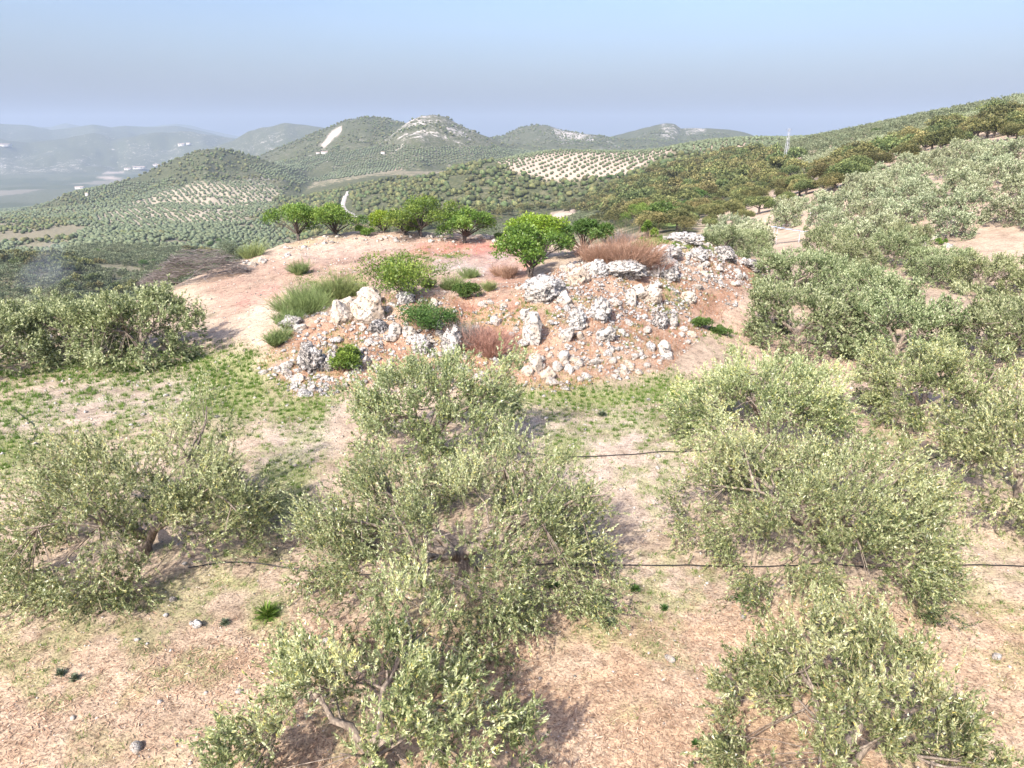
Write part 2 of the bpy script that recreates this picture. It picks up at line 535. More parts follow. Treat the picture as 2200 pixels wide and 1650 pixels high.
M['greytwig'] = leaf_mat('dry_grey_stick', [(0.0, (.09, .078, .070)), (.4, (.19, .168, .152)), (.7, (.29, .26, .235)), (1.0, (.40, .36, .32))], 0.0, 0.85, 0.1, 0.1)
M['grass'] = leaf_mat('grass_blade', [(0.0, (.055, .105, .015)), (.35, (.120, .200, .030)), (.6, (.205, .285, .055)), (.8, (.36, .37, .12)), (1.0, (.48, .42, .20))], 0.3, 0.55, 0.3, 0.0)
M['dry'] = leaf_mat('dry_grass_blade', [(0.0, (.22, .105, .055)), (.4, (.38, .20, .105)), (.7, (.50, .31, .175)), (1.0, (.60, .46, .28))], 0.2, 0.7, 0.2, 0.0)
M['straw'] = leaf_mat('straw_chip', [(0.0, (.16, .10, .06)), (.4, (.36, .245, .15)), (.7, (.56, .42, .27)), (1.0, (.70, .58, .42))], 0.0, 0.7, 0.2, 0.0)
M['rosette'] = leaf_mat('broad_weed_leaf', [(0.0, (.04, .09, .02)), (.5, (.08, .16, .04)), (1.0, (.16, .24, .08))], 0.25, 0.5, 0.3, 0.1)
M['greyweed'] = leaf_mat('grey_weed_leaf', [(0.0, (.07, .095, .06)), (.5, (.15, .19, .12)), (1.0, (.28, .31, .21))], 0.15, 0.6, 0.3, 0.1)


def bark_mat(name, a, b_, c_):
    m, nt, b = new_mat(name)
    tc = N(nt, 'ShaderNodeTexCoord')
    mp = N(nt, 'ShaderNodeMapping', inp={'Scale': (9, 9, 3)})
    nt.links.new(tc.outputs['Object'], mp.inputs[0])
    n1 = N(nt, 'ShaderNodeTexNoise', inp={'Scale': 2.0, 'Detail': 6.0, 'Roughness': 0.65})
    nt.links.new(mp.outputs[0], n1.inputs['Vector'])
    c = ramp(nt, [(0.3, a), (0.5, b_), (0.68, c_)], n1.outputs['Fac'])
    nt.links.new(c, b.inputs['Base Color'])
    b.inputs['Roughness'].default_value = 0.85
    bp = N(nt, 'ShaderNodeBump', inp={'Strength': 0.8, 'Distance': 0.03})
    nt.links.new(n1.outputs['Fac'], bp.inputs['Height'])
    nt.links.new(bp.outputs[0], b.inputs['Normal'])
    return m


M['bark'] = bark_mat('olive_bark', (.07, .055, .042), (.19, .15, .115), (.36, .30, .23))
M['darkbark'] = bark_mat('almond_bark', (.025, .02, .017), (.07, .056, .046), (.16, .13, .11))


def rock_mat(name, base, tan, lichen_amt, dark=(.045, .045, .045)):
    m, nt, b = new_mat(name)
    tc = N(nt, 'ShaderNodeTexCoord')
    oi = N(nt, 'ShaderNodeObjectInfo')
    w = math_n(nt, 'MULTIPLY', oi.outputs['Random'], 37.0)
    def no(scale, det=5.0, rough=0.6):
        n = N(nt, 'ShaderNodeTexNoise', noise_dimensions='4D', inp={'Scale': scale, 'Detail': det, 'Roughness': rough})
        nt.links.new(tc.outputs['Object'], n.inputs['Vector']); nt.links.new(w, n.inputs['W'])
        return n.outputs['Fac']
    big = no(1.6, 3.0); mid = no(5.5, 6.0, 0.7); fine = no(17, 5.0, 0.7)
    c = mixc(nt, ramp(nt, [(0.36, (0, 0, 0)), (0.66, (1, 1, 1))], big), base, tan)
    lt = ramp(nt, [(0.60 - lichen_amt, (0, 0, 0)), (0.67 - lichen_amt, (1, 1, 1))], mid)
    lf = ramp(nt, [(0.38, (0, 0, 0)), (0.52, (1, 1, 1))], fine)
    lm = math_n(nt, 'MULTIPLY', lt, lf)
    c = mixc(nt, lm, c, dark)
    c = mixc(nt, 0.35, c, ramp(nt, [(0.3, (.45, .43, .42)), (0.7, (1.25, 1.22, 1.18))], fine), 'MULTIPLY')
    nt.links.new(c, b.inputs['Base Color'])
    b.inputs['Roughness'].default_value = 0.9
    b.inputs['Specular IOR Level'].default_value = 0.2
    bp = N(nt, 'ShaderNodeBump', inp={'Strength': 0.9, 'Distance': 0.06})
    nt.links.new(mid, bp.inputs['Height'])
    nt.links.new(bp.outputs[0], b.inputs['Normal'])
    return m


M['rock'] = rock_mat('white_limestone', (.49, .47, .44), (.42, .36, .29), 0.10)
M['rock_tan'] = rock_mat('tan_limestone', (.50, .455, .395), (.43, .335, .24), 0.085)
M['rock_lichen'] = rock_mat('lichened_limestone', (.49, .48, .46), (.40, .365, .32), 0.12, (.05, .05, .052))
M['rock_dark'] = rock_mat('blackened_limestone', (.52, .50, .48), (.42, .38, .34), 0.17, (.028, .028, .03))


def simple_mat(name, col, rough=0.7, metal=0.0):
    m, nt, b = new_mat(name)
    tc = N(nt, 'ShaderNodeTexCoord')
    n1 = N(nt, 'ShaderNodeTexNoise', inp={'Scale': 6.0, 'Detail': 4.0})
    nt.links.new(tc.outputs['Object'], n1.inputs['Vector'])
    c = mixc(nt, 0.5, col, ramp(nt, [(0.3, (.7, .7, .7)), (0.7, (1.2, 1.2, 1.2))], n1.outputs['Fac']), 'MULTIPLY')
    nt.links.new(c, b.inputs['Base Color'])
    b.inputs['Roughness'].default_value = rough
    b.inputs['Metallic'].default_value = metal
    return m


M['hose'] = simple_mat('black_polythene', (.015, .015, .015), 0.45)
M['steel'] = simple_mat('galvanised_steel', (.45, .46, .48), 0.45, 0.6)
M['plaster'] = simple_mat('whitewashed_wall', (.62, .60, .57), 0.9)
M['tile'] = simple_mat('terracotta_tile', (.40, .31, .25), 0.9)
M['dark'] = simple_mat('dark_opening', (.05, .05, .05), 0.6)
M['roadm'] = simple_mat('white_gravel_road', (.46, .41, .37), 0.95)
M['panel'] = simple_mat('grey_metal_sheet', (.50, .52, .55), 0.35, 0.3)
M['wood'] = simple_mat('weathered_post', (.33, .30, .27), 0.9)

# ------------------------------------------------------------------ ground colouring
gm, gnt, gb = new_mat('dry_stony_soil')
tc = N(gnt, 'ShaderNodeTexCoord')
ac = N(gnt, 'ShaderNodeAttribute', attribute_name='soil')
av = N(gnt, 'ShaderNodeAttribute', attribute_name='veg')
ar = N(gnt, 'ShaderNodeAttribute', attribute_name='rock')
an = N(gnt, 'ShaderNodeAttribute', attribute_name='near')


def gnoise(scale, det=4.0, rough=0.6):
    n = N(gnt, 'ShaderNodeTexNoise', inp={'Scale': scale, 'Detail': det, 'Roughness': rough})
    gnt.links.new(tc.outputs['Object'], n.inputs['Vector'])
    return n.outputs['Fac']


n_patch = gnoise(0.55, 3.0, 0.65)
n_mid = gnoise(3.2, 3.0, 0.7)
n_fine = gnoise(17.0, 2.0, 0.75)
vo = N(gnt, 'ShaderNodeTexVoronoi', inp={'Scale': 9.0, 'Randomness': 1.0})
gnt.links.new(tc.outputs['Object'], vo.inputs['Vector'])
c = mixc(gnt, 0.8, ac.outputs['Color'], ramp(gnt, [(0.25, (.62, .58, .55)), (0.5, (1, 1, 1)), (0.75, (1.22, 1.22, 1.2))], n_patch), 'MULTIPLY')
c2 = mixc(gnt, 0.9, c, ramp(gnt, [(0.28, (.50, .46, .43)), (0.48, (.98, .98, .98)), (0.72, (1.25, 1.23, 1.2))], n_mid), 'MULTIPLY')
c3 = mixc(gnt, 1.0, c2, ramp(gnt, [(0.30, (.36, .33, .31)), (0.46, (.95, .95, .95)), (0.70, (1.35, 1.33, 1.3))], n_fine), 'MULTIPLY')
# small embedded stones
st = ramp(gnt, [(0.10, (1, 1, 1)), (0.20, (0, 0, 0))], vo.outputs['Distance'])
stm = math_n(gnt, 'MULTIPLY', st, ramp(gnt, [(0.50, (0, 0, 0)), (0.62, (1, 1, 1))], n_patch))
c4 = mixc(gnt, math_n(gnt, 'MULTIPLY', stm, 0.75), c3, (.62, .56, .50))
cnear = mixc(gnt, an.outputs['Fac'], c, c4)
# far scrub and rock
f_a = gnoise(0.085, 3.0, 0.62)
f_b = gnoise(0.021, 4.0, 0.62)
f_c = gnoise(0.30, 2.0, 0.65)
thr = math_n(gnt, 'SUBTRACT', 1.0, av.outputs['Fac'])
# scrub: noise above a threshold set by the amount of vegetation
sc1 = math_n(gnt, 'ADD', math_n(gnt, 'MULTIPLY', f_a, 0.6), math_n(gnt, 'MULTIPLY', f_c, 0.4))
sc2 = math_n(gnt, 'MULTIPLY', math_n(gnt, 'SUBTRACT', sc1, math_n(gnt, 'MULTIPLY_ADD', thr, 0.34)), 14.0, True)
sc2.node.inputs[0].links[0].from_node.inputs[1].links[0].from_node.inputs[2].default_value = 0.33
scrub_col = ramp(gnt, [(0.3, (.040, .050, .024)), (0.5, (.070, .078, .036)), (0.7, (.115, .115, .058))], f_c)
ck = math_n(gnt, 'MULTIPLY', math_n(gnt, 'SUBTRACT', math_n(gnt, 'ADD', math_n(gnt, 'MULTIPLY', f_b, .45), math_n(gnt, 'MULTIPLY', f_a, .55)), math_n(gnt, 'MULTIPLY_ADD', math_n(gnt, 'SUBTRACT', 1.0, ar.outputs['Fac']), 0.30)), 12.0, True)
ck.node.inputs[0].links[0].from_node.inputs[1].links[0].from_node.inputs[2].default_value = 0.38
rock_col = ramp(gnt, [(0.3, (.24, .22, .20)), (0.5, (.42, .38, .34)), (0.7, (.54, .49, .44))], f_c)
far1 = mixc(gnt, sc2, cnear, scrub_col)
far2 = mixc(gnt, ck, far1, rock_col)
gnt.links.new(far2, gb.inputs['Base Color'])
gb.inputs['Roughness'].default_value = 0.95
gb.inputs['Specular IOR Level'].default_value = 0.15
bp = N(gnt, 'ShaderNodeBump', inp={'Strength': 1.0, 'Distance': 0.05})
hh = math_n(gnt, 'ADD', math_n(gnt, 'MULTIPLY', n_fine, 0.5), n_mid)
gnt.links.new(math_n(gnt, 'MULTIPLY', hh, an.outputs['Fac']), bp.inputs['Height'])
bp2 = N(gnt, 'ShaderNodeBump', inp={'Strength': 0.8, 'Distance': 5.0})
gnt.links.new(math_n(gnt, 'MULTIPLY', f_a, math_n(gnt, 'MAXIMUM', ar.outputs['Fac'], av.outputs['Fac'])), bp2.inputs['Height'])
gnt.links.new(bp.outputs[0], bp2.inputs['Normal'])
gnt.links.new(bp2.outputs[0], gb.inputs['Normal'])
M['ground'] = gm

# near patches: outline as seen in the photograph -> lies on the ground; colour; strength; edge softness in px; breakup
NEAR_ZONES = [
    ('mulch', [(-900, 1330), (300, 1390), (700, 1330), (1300, 1330), (1700, 1290), (3200, 1280), (3400, 2600), (-1200, 2600)], (.40, .275, .175), .75, 60, .5),
    ('pale', [(460, 660), (560, 560), (640, 540), (560, 720), (590, 800), (500, 830), (430, 800), (500, 720)], (.52, .43, .32), .55, 30, .5),
    ('gravel', [(60, 850), (230, 800), (420, 810), (480, 880), (300, 900), (0, 930), (-200, 930)], (.45, .40, .35), .6, 30, .6),
    ('gravel', [(560, 930), (720, 880), (720, 960), (640, 1010), (560, 1000)], (.46, .40, .34), .5, 30, .5),
    ('gravel', [(1150, 900), (1350, 880), (1480, 920), (1460, 1080), (1380, 1150), (1300, 1050), (1140, 1000)], (.44, .37, .32), .5, 40, .5),
    ('plateau', [(430, 600), (560, 560), (640, 525), (800, 505), (1090, 510), (1130, 560), (1100, 640), (880, 640), (600, 620), (480, 700)], (.30, .20, .15), .9, 25, .35),
    ('pale', [(590, 545), (700, 512), (880, 512), (940, 528), (760, 548), (640, 560)], (.46, .37, .30), .75, 20, .9),
    ('red', [(900, 522), (1090, 515), (1110, 545), (1010, 560), (880, 545)], (.42, .17, .13), .8, 15, .7),
    ('red', [(500, 640), (600, 610), (610, 640), (510, 665)], (.38, .17, .14), .6, 12, .7),
    ('red', [(1040, 560), (1140, 560), (1140, 620), (1050, 600)], (.33, .12, .09), .7, 15, .6),
    ('greyg', [(930, 555), (1090, 540), (1120, 580), (1000, 600), (930, 585)], (.40, .34, .31), .7, 15, .6),
    ('slope', [(560, 790), (640, 690), (760, 650), (880, 640), (1010, 640), (1110, 620), (1240, 570), (1400, 540), (1520, 520), (1650, 580), (1590, 640), (1500, 720), (1430, 790), (1200, 835), (900, 820), (640, 850)], (.30, .185, .125), .9, 18, .35),
    ('pinkslope', [(980, 650), (1110, 640), (1130, 720), (1100, 790), (1010, 740)], (.37, .19, .14), .6, 15, .5),
    ('slopegreen', [(1400, 500), (1530, 505), (1540, 530), (1400, 525)], (.16, .20, .06), .7, 10, .7),
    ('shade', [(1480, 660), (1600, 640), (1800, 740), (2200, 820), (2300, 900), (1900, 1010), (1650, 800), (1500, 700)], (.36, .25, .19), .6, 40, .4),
]
GREENS = [
    ([(410, 770), (540, 755), (600, 860), (520, 900), (400, 890)], 1.0),
    ([(590, 850), (720, 850), (690, 910), (590, 905)], .9),
    ([(1000, 838), (1180, 835), (1340, 828), (1450, 815), (1560, 850), (1420, 872), (1200, 880), (1000, 872)], 1.0),
    ([(-100, 930), (100, 945), (70, 1010), (-40, 1040), (-200, 1040)], 1.0),
    ([(560, 985), (670, 985), (650, 1110), (570, 1110)], .85),
    ([(1170, 925), (1260, 935), (1260, 990), (1180, 990)], .8),
    ([(1440, 870), (1560, 890), (1550, 945), (1470, 935)], 1.0),
    ([(1150, 880), (1480, 860), (1480, 960), (1400, 1130), (1340, 1120), (1320, 960), (1150, 920)], .45),
    ([(80, 790), (260, 770), (430, 760), (420, 800), (150, 830)], .6),
    ([(-300, 860), (120, 870), (30, 905), (-300, 920)], .7),
    ([(-300, 780), (700, 760), (700, 1000), (560, 1150), (-300, 1000)], .42),
    ([(480, 1180), (620, 1180), (620, 1300), (420, 1290)], .45),
    ([(540, 1300), (610, 1295), (610, 1350), (540, 1350)], .9),
    ([(330, 1230), (420, 1240), (380, 1360), (300, 1330)], .4),
    ([(1700, 1235), (1800, 1240), (1790, 1300), (1720, 1300)], .8),
    ([(1860, 900), (2060, 890), (2080, 1000), (1880, 1010)], .4),
    ([(1000, 1290), (1150, 1290), (1130, 1350), (860, 1390), (850, 1330)], .45),
    ([(1300, 1180), (1560, 1180), (1480, 1440), (1200, 1440)], .36),
    ([(-300, 1330), (620, 1240), (520, 1480), (-300, 1600)], .32),
    ([(1900, 1240), (2300, 1200), (2300, 1460), (2050, 1420)], .25),
    ([(640, 600), (800, 590), (900, 545), (1000, 545), (960, 570), (700, 640)], .35),
    ([(1400, 497), (1540, 502), (1545, 532), (1380, 525)], .95),
    ([(-300, 980), (2500, 980), (2500, 1720), (-300, 1720)], .14),
    ([(600, 800), (760, 660), (1100, 640), (1400, 560), (1560, 560), (1480, 720), (1350, 790), (800, 820)], .16),
    ([(640, 510), (740, 505), (720, 525), (630, 530)], .35),
    ([(1500, 720), (1560, 690), (1800, 800), (2200, 900), (2200, 960), (1700, 860)], .22),
]


def green_mask(px, py, x, y):
    g = np.zeros_like(px)
    n1 = fbm2(x * 0.9, y * 0.9, 4, 71)
    n2 = fbm2(x * 2.6, y * 2.6, 3, 72)
    for poly, s in GREENS:
        sd = poly_sd(poly, px, py)
        base = sstep(28, -22, sd + 22 * n1)
        lim = (1 - s) * 0.75
        br = sstep(lim - 0.12, lim + 0.22, 0.5 + 0.55 * n1 + 0.45 * n2)
        g = np.maximum(g, base * br * min(1, s + .25))
    return g


# ------------------------------------------------------------------ land zones beyond the near ground
Z_GROVE_L = [(200, 470), (290, 430), (345, 410), (430, 392), (560, 392), (610, 415), (590, 445), (500, 480), (320, 500)]
Z_GROVE_C = [(1045, 335), (1160, 322), (1300, 309), (1460, 316), (1420, 335), (1340, 378), (1190, 392), (1100, 368)]
Z_VALLEY_L = [(-900, 505), (60, 505), (180, 480), (300, 495), (600, 478), (660, 500), (560, 640), (-900, 760)]
Z_KNOLL = [(-900, 470), (0, 472), (90, 474), (180, 492), (140, 520), (-900, 520)]
Z_WOOD = [(600, 415), (700, 380), (830, 360), (990, 335), (1060, 345), (1110, 375), (1200, 392), (1345, 380), (1440, 335), (1640, 330), (1720, 345), (1700, 400), (1590, 425), (1470, 480), (1380, 490), (1300, 480), (1150, 475), (1000, 490), (640, 520), (560, 470)]
Z_OLIVE_C = [(960, 520), (1060, 480), (1170, 455), (1290, 465), (1260, 500), (1100, 520)]
Z_SCREE = [(690, 312), (715, 280), (734, 272), (731, 287), (712, 300), (697, 318)]
Z_MIDOLIVE = [(540, 360), (830, 315), (1050, 320), (1180, 330), (1000, 345), (840, 365), (700, 385), (600, 400)]
Z_REDROW = [(840, 365), (930, 340), (1040, 325), (1000, 345), (900, 360)]
Z_FIELDS = [[(208, 366), (250, 362), (268, 372), (225, 374)], [(205, 380), (240, 378), (262, 384), (230, 386)], [(300, 342), (350, 340), (345, 345), (305, 345)], [(188, 336), (212, 335), (208, 340)]]
RID = {r[0]: i for i, r in enumerate(R_DATA)}


def land_style(x, y, z, rid):
    """colour and cover of the land at each vertex"""
    n = len(x)
    r = np.hypot(x, y)
    px, py = project(x, y, z)
    col = np.empty((n, 3)); veg = np.zeros(n); rock = np.zeros(n)
    near = 1 - sstep(70, 130, r)
    col[:] = (.405, .318, .235)
    nb = fbm2(x * .12, y * .12, 4, 81)
    nn = fbm2(x * .8, y * .8, 3, 82)
    ne = r < 110
    if ne.any():
        cx, cy_, qx, qy = px[ne], py[ne], x[ne], y[ne]
        cn = col[ne].copy()
        cn = cn * (1 + 0.22 * nb[ne])[:, None]
        infront = qy > 3
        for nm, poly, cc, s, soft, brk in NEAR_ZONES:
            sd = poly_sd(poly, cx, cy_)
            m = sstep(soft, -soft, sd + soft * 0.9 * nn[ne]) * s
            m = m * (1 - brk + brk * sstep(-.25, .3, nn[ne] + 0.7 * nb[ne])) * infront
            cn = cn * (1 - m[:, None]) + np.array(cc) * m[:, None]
        g = green_mask(cx, cy_, qx, qy) * infront
        gc = np.array([.170, .225, .052]) * (1 + .25 * nn[ne])[:, None]
        cn = cn * (1 - .62 * g[:, None]) + gc * .62 * g[:, None]
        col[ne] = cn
    fa = r > 75
    fw = sstep(75, 105, r)
    base = np.empty((n, 3)); base[:] = (.25, .215, .14)
    patch = fbm2(x / 90, y / 90, 4, 83)
    base *= (1 + .35 * patch)[:, None]
    v = np.full(n, .55) + .3 * patch
    def zone(poly, soft=6):
        return sstep(soft, -soft, poly_sd(poly, px, py) + soft * nn * .7)
    right = sstep(1440, 1560, px) * (r < 1100)
    base = base * (1 - right[:, None]) + np.array([.44, .34, .25]) * (1 + .25 * patch)[:, None] * right[:, None]
    v = v * (1 - right) + right * (.22 + .2 * patch)
    z1 = zone(Z_GROVE_L) * (r > 700) * (r < 1700)
    base = base * (1 - z1[:, None]) + np.array([.36, .31, .225]) * z1[:, None]; v = v * (1 - z1) + .05 * z1
    z2 = zone(Z_GROVE_C) * (r > 500) * (r < 1050)
    base = base * (1 - z2[:, None]) + np.array([.42, .335, .26]) * z2[:, None]; v = v * (1 - z2) + .06 * z2
    z3 = zone(Z_VALLEY_L, 12) * (r > 120) * (r < 1000)
    base = base * (1 - z3[:, None]) + np.array([.20, .18, .115]) * z3[:, None]; v = v * (1 - z3) + (.35 + .4 * patch) * z3
    z4 = zone(Z_WOOD) * (r > 150) * (r < 1400)
    base = base * (1 - z4[:, None]) + np.array([.15, .14, .08]) * z4[:, None]; v = v * (1 - z4) + .8 * z4
    z5 = zone(Z_MIDOLIVE) * (r > 1100)
    base = base * (1 - z5[:, None]) + np.array([.24, .24, .17]) * z5[:, None]; v = v * (1 - z5) + .45 * z5
    z6 = zone(Z_REDROW, 4) * (r > 1000) * (r < 2600)
    base = base * (1 - z6[:, None]) + np.array([.46, .29, .20]) * z6[:, None]; v = v * (1 - z6) + .05 * z6
    # mountains
    for nm, (bc, vv, rk) in {'scrub_hill': ((.16, .15, .095), .92, .06), 'scree_mountain': ((.15, .14, .105), .84, .18), 'rocky_peak': ((.15, .14, .11), .80, .50),
                             'far_ridge': ((.20, .185, .14), .86, .32), 'wooded_mountain': ((.12, .13, .08), .95, .2), 'blue_mountain': ((.17, .16, .12), .88, .40),
                             'foothill_range': ((.12, .12, .09), .85, .42), 'distant_range': ((.09, .09, .07), .92, .26), 'farthest_range': ((.09, .09, .07), .9, .15)}.items():
        m = rid == RID[nm]
        base[m] = bc; v[m] = vv + .15 * patch[m]; rock[m] = rk + .25 * fbm2(x[m] / 300, y[m] / 300, 3, 85)
    hl = (rid == RID['scrub_hill'])
    rock[hl] += .45 * sstep(30, -10, poly_sd([(480, 400), (560, 370), (610, 385), (600, 420), (500, 440)], px[hl], py[hl]))
    v[hl] -= .25 * sstep(30, -10, poly_sd([(470, 400), (560, 380), (610, 395), (590, 430), (480, 440)], px[hl], py[hl]))
    z1h = z1 * hl
    rock[hl] *= (1 - z1[hl]); v[hl] = v[hl] * (1 - z1[hl]); base[hl] = base[hl] * (1 - z1[hl][:, None]) + np.array([.36, .31, .225]) * z1[hl][:, None]
    hl = (rid == RID['rocky_peak'])
    up = sstep(330, 270, py[hl])
    rock[hl] = rock[hl] * (.45 + .75 * up)
    hl = rid == RID['wooded_mountain']
    rock[hl] += .32 * sstep(12, -4, poly_sd([(1425, 270), (1455, 268), (1460, 285), (1430, 290)], px[hl], py[hl])) + .38 * sstep(8, -3, poly_sd([(1470, 276), (1515, 275), (1512, 286), (1475, 288)], px[hl], py[hl]))
    hl = rid == RID['far_ridge']
    rock[hl] += .4 * sstep(15, -5, poly_sd([(1190, 280), (1240, 285), (1270, 298), (1210, 300)], px[hl], py[hl]))
    zs = zone(Z_SCREE, 4) * (rid == RID['scree_mountain'])
    base = base * (1 - zs[:, None]) + np.array([.55, .47, .40]) * zs[:, None]; v = v * (1 - zs); rock = rock * (1 - zs)
    # far valley floor: patchwork of groves and ploughed fields
    fv = (r > 2600) & (rid < 0)
    if fv.any():
        cell = _hash(np.floor(x[fv] / 260 + .6 * fbm2(x[fv] / 500, y[fv] / 500, 2, 8)).astype(np.int64), np.floor(y[fv] / 420).astype(np.int64), np.zeros(fv.sum(), np.int64), 5)
        bb = np.where((cell > .86)[:, None], np.array([.18, .165, .125]), np.where((cell > .5)[:, None], np.array([.10, .11, .07]), np.array([.065, .08, .045])))
        base[fv] = bb; v[fv] = np.where(cell > .86, .1, .5)
        for f in Z_FIELDS:
            m = sstep(2, -2, poly_sd(f, px[fv], py[fv]))
            base[fv] = base[fv] * (1 - m[:, None]) + np.array([.36, .30, .24]) * m[:, None]
            v[fv] *= (1 - m)
    # green strip and bare soil in the dip beyond the mound
    zg = zone([(1400, 480), (1440, 462), (1490, 445), (1500, 460), (1450, 492)], 5) * (r > 75) * (r < 300)
    base = base * (1 - zg[:, None]) + np.array([.17, .23, .06]) * zg[:, None]; v = v * (1 - zg)
    zb = zone([(1180, 458), (1235, 448), (1240, 465), (1200, 480)], 5) * (r > 120) * (r < 700)
    base = base * (1 - zb[:, None]) + np.array([.48, .38, .30]) * zb[:, None]; v = v * (1 - zb)
    col = col * (1 - fw[:, None]) + base * fw[:, None]
    veg = np.where(fa, v * sstep(80, 130, r), 0)
    return np.clip(col, 0.02, .9), np.clip(veg, 0, 1), np.clip(rock, 0, 1), near


# ------------------------------------------------------------------ the ground sheet
AZ_IN = np.linspace(-math.radians(56), math.radians(56), 520)
AZ_OUT = np.linspace(math.radians(56), math.radians(304), 30)[1:-1]
AZ = np.concatenate([AZ_IN, AZ_OUT])
RR = np.concatenate([np.linspace(1.0, 5.6, 8), np.exp(np.linspace(math.log(6), math.log(72), 230)), np.exp(np.linspace(math.log(72), math.log(15500), 331))[1:]])
AG, RG = np.meshgrid(AZ, RR, indexing='ij')
GX = RG * np.sin(AG); GY = RG * np.cos(AG)
gz, gid = terrain(GX.ravel(), GY.ravel(), True)
GZ = gz.reshape(GX.shape); GID = gid.reshape(GX.shape)
nA, nR = GX.shape
# how high the nearer land reaches along each bearing, to leave out what no one could see
_el = (GZ[:520] - CAM_Z) / RG[:520]
HOR = np.maximum.accumulate(_el, axis=1)


def seen(x, y, ztop, margin=0.006):
    r = np.hypot(x, y); a = np.arctan2(x, y)
    i = np.clip(((a - AZ_IN[0]) / (AZ_IN[-1] - AZ_IN[0]) * 519).astype(int), 0, 519)
    j = np.clip(np.searchsorted(RR, r * 0.985) - 1, 0, nR - 1)
    return (ztop - CAM_Z) / r > HOR[i, j] - margin


soil, veg, rockm, nearm = land_style(GX.ravel(), GY.ravel(), gz, gid)
vi = np.arange(nA * nR).reshape(nA, nR)
nxt = np.roll(vi, -1, axis=0)
quads = np.stack([vi[:, :-1], vi[:, 1:], nxt[:, 1:], nxt[:, :-1]], -1).reshape(-1, 4)
owner = np.stack([GID.ravel()[quads[:, k]] for k in range(4)], 1).max(1)
XYZ = np.stack([GX.ravel(), GY.ravel(), gz], 1)
LAND_LABEL = {
    -1: ("ground", "dry stony hillside ground of the olive grove falling to the valley"),
    'scrub_hill': ("hill", "rounded dark green scrubby hill above the striped olive grove"),
    'scree_mountain': ("hill", "mountain with a pale bare scree scar on its flank"),
    'rocky_peak': ("hill", "rugged rocky peak of grey crags, highest on the skyline"),
    'far_ridge': ("hill", "grey-green ridge just right of the rocky peak"),
    'wooded_mountain': ("hill", "dark wooded mountain with pale cliffs at its top"),
    'blue_mountain': ("hill", "blue hazy mountain behind the scree-scarred one"),
    'foothill_range': ("hill", "nearer blue foothills with pale cliffs before the long hazy range"),
    'distant_range': ("hill", "long low blue range across the hazy valley"),
    'farthest_range': ("hill", "faintest farthest peaks showing over the blue range"),
}
for q in [-1] + list(range(len(R_DATA))):
    fs = quads[owner == q]
    if not len(fs):
        continue
    used, inv = np.unique(fs, return_inverse=True)
    mb = MB(); mb.add(XYZ[used], inv.reshape(-1, 4), 0.5)
    nm, lab = LAND_LABEL[-1 if q < 0 else R_DATA[q][0]]
    me = mb.mesh(nm, M['ground'], True)
    ca = me.attributes.new('soil', 'FLOAT_COLOR', 'POINT')
    ca.data.foreach_set('color', np.concatenate([soil[used], np.ones((len(used), 1))], 1).astype(np.float32).ravel())
    for an_, arr in (('veg', veg), ('rock', rockm), ('near', nearm)):
        a_ = me.attributes.new(an_, 'FLOAT', 'POINT'); a_.data.foreach_set('value', arr[used].astype(np.float32))
    tag(link(nm, me), lab, 'ground' if q < 0 else 'hill', None, 'structure')

# air: one even pale haze round everything
hz = MB()
HB, HT, HW = -330.0, 480.0, 15800.0
hv = [(x, y, z) for z in (HB, HT) for y in (-HW, HW) for x in (-HW, HW)]
hz.add(hv, [(0, 2, 3, 1), (4, 5, 7, 6), (0, 1, 5, 4), (2, 6, 7, 3), (0, 4, 6, 2), (1, 3, 7, 5)])
hm = bpy.data.materials.new('pale_haze'); hm.use_nodes = True
for n_ in list(hm.node_tree.nodes):
    if n_.type != 'OUTPUT_MATERIAL':
        hm.node_tree.nodes.remove(n_)
pv = hm.node_tree.nodes.new('ShaderNodeVolumePrincipled')
pv.inputs['Color'].default_value = (.455, .55, .70, 1)
pv.inputs['Density'].default_value = 1.1e-4
pv.inputs['Anisotropy'].default_value = 0.0
hm.node_tree.links.new(pv.outputs[0], [n_ for n_ in hm.node_tree.nodes if n_.type == 'OUTPUT_MATERIAL'][0].inputs['Volume'])
ho = link('haze', hz.mesh('haze', hm))
tag(ho, 'thin pale blue haze filling the valley air', 'haze', None, 'stuff')

# ------------------------------------------------------------------ plants
def perp(d, rng):
    r = rng.normal(size=d.shape)
    u = r - (r * d).sum(-1, keepdims=True) * d
    return unit(u)


def leaf_quads(p, d, L, W, rng):
    u = perp(d, rng)
    L = L[:, None]; W = W[:, None]
    mid = p + d * L * 0.45
    return np.stack([p, mid + u * W * .5, p + d * L, mid - u * W * .5], 1)


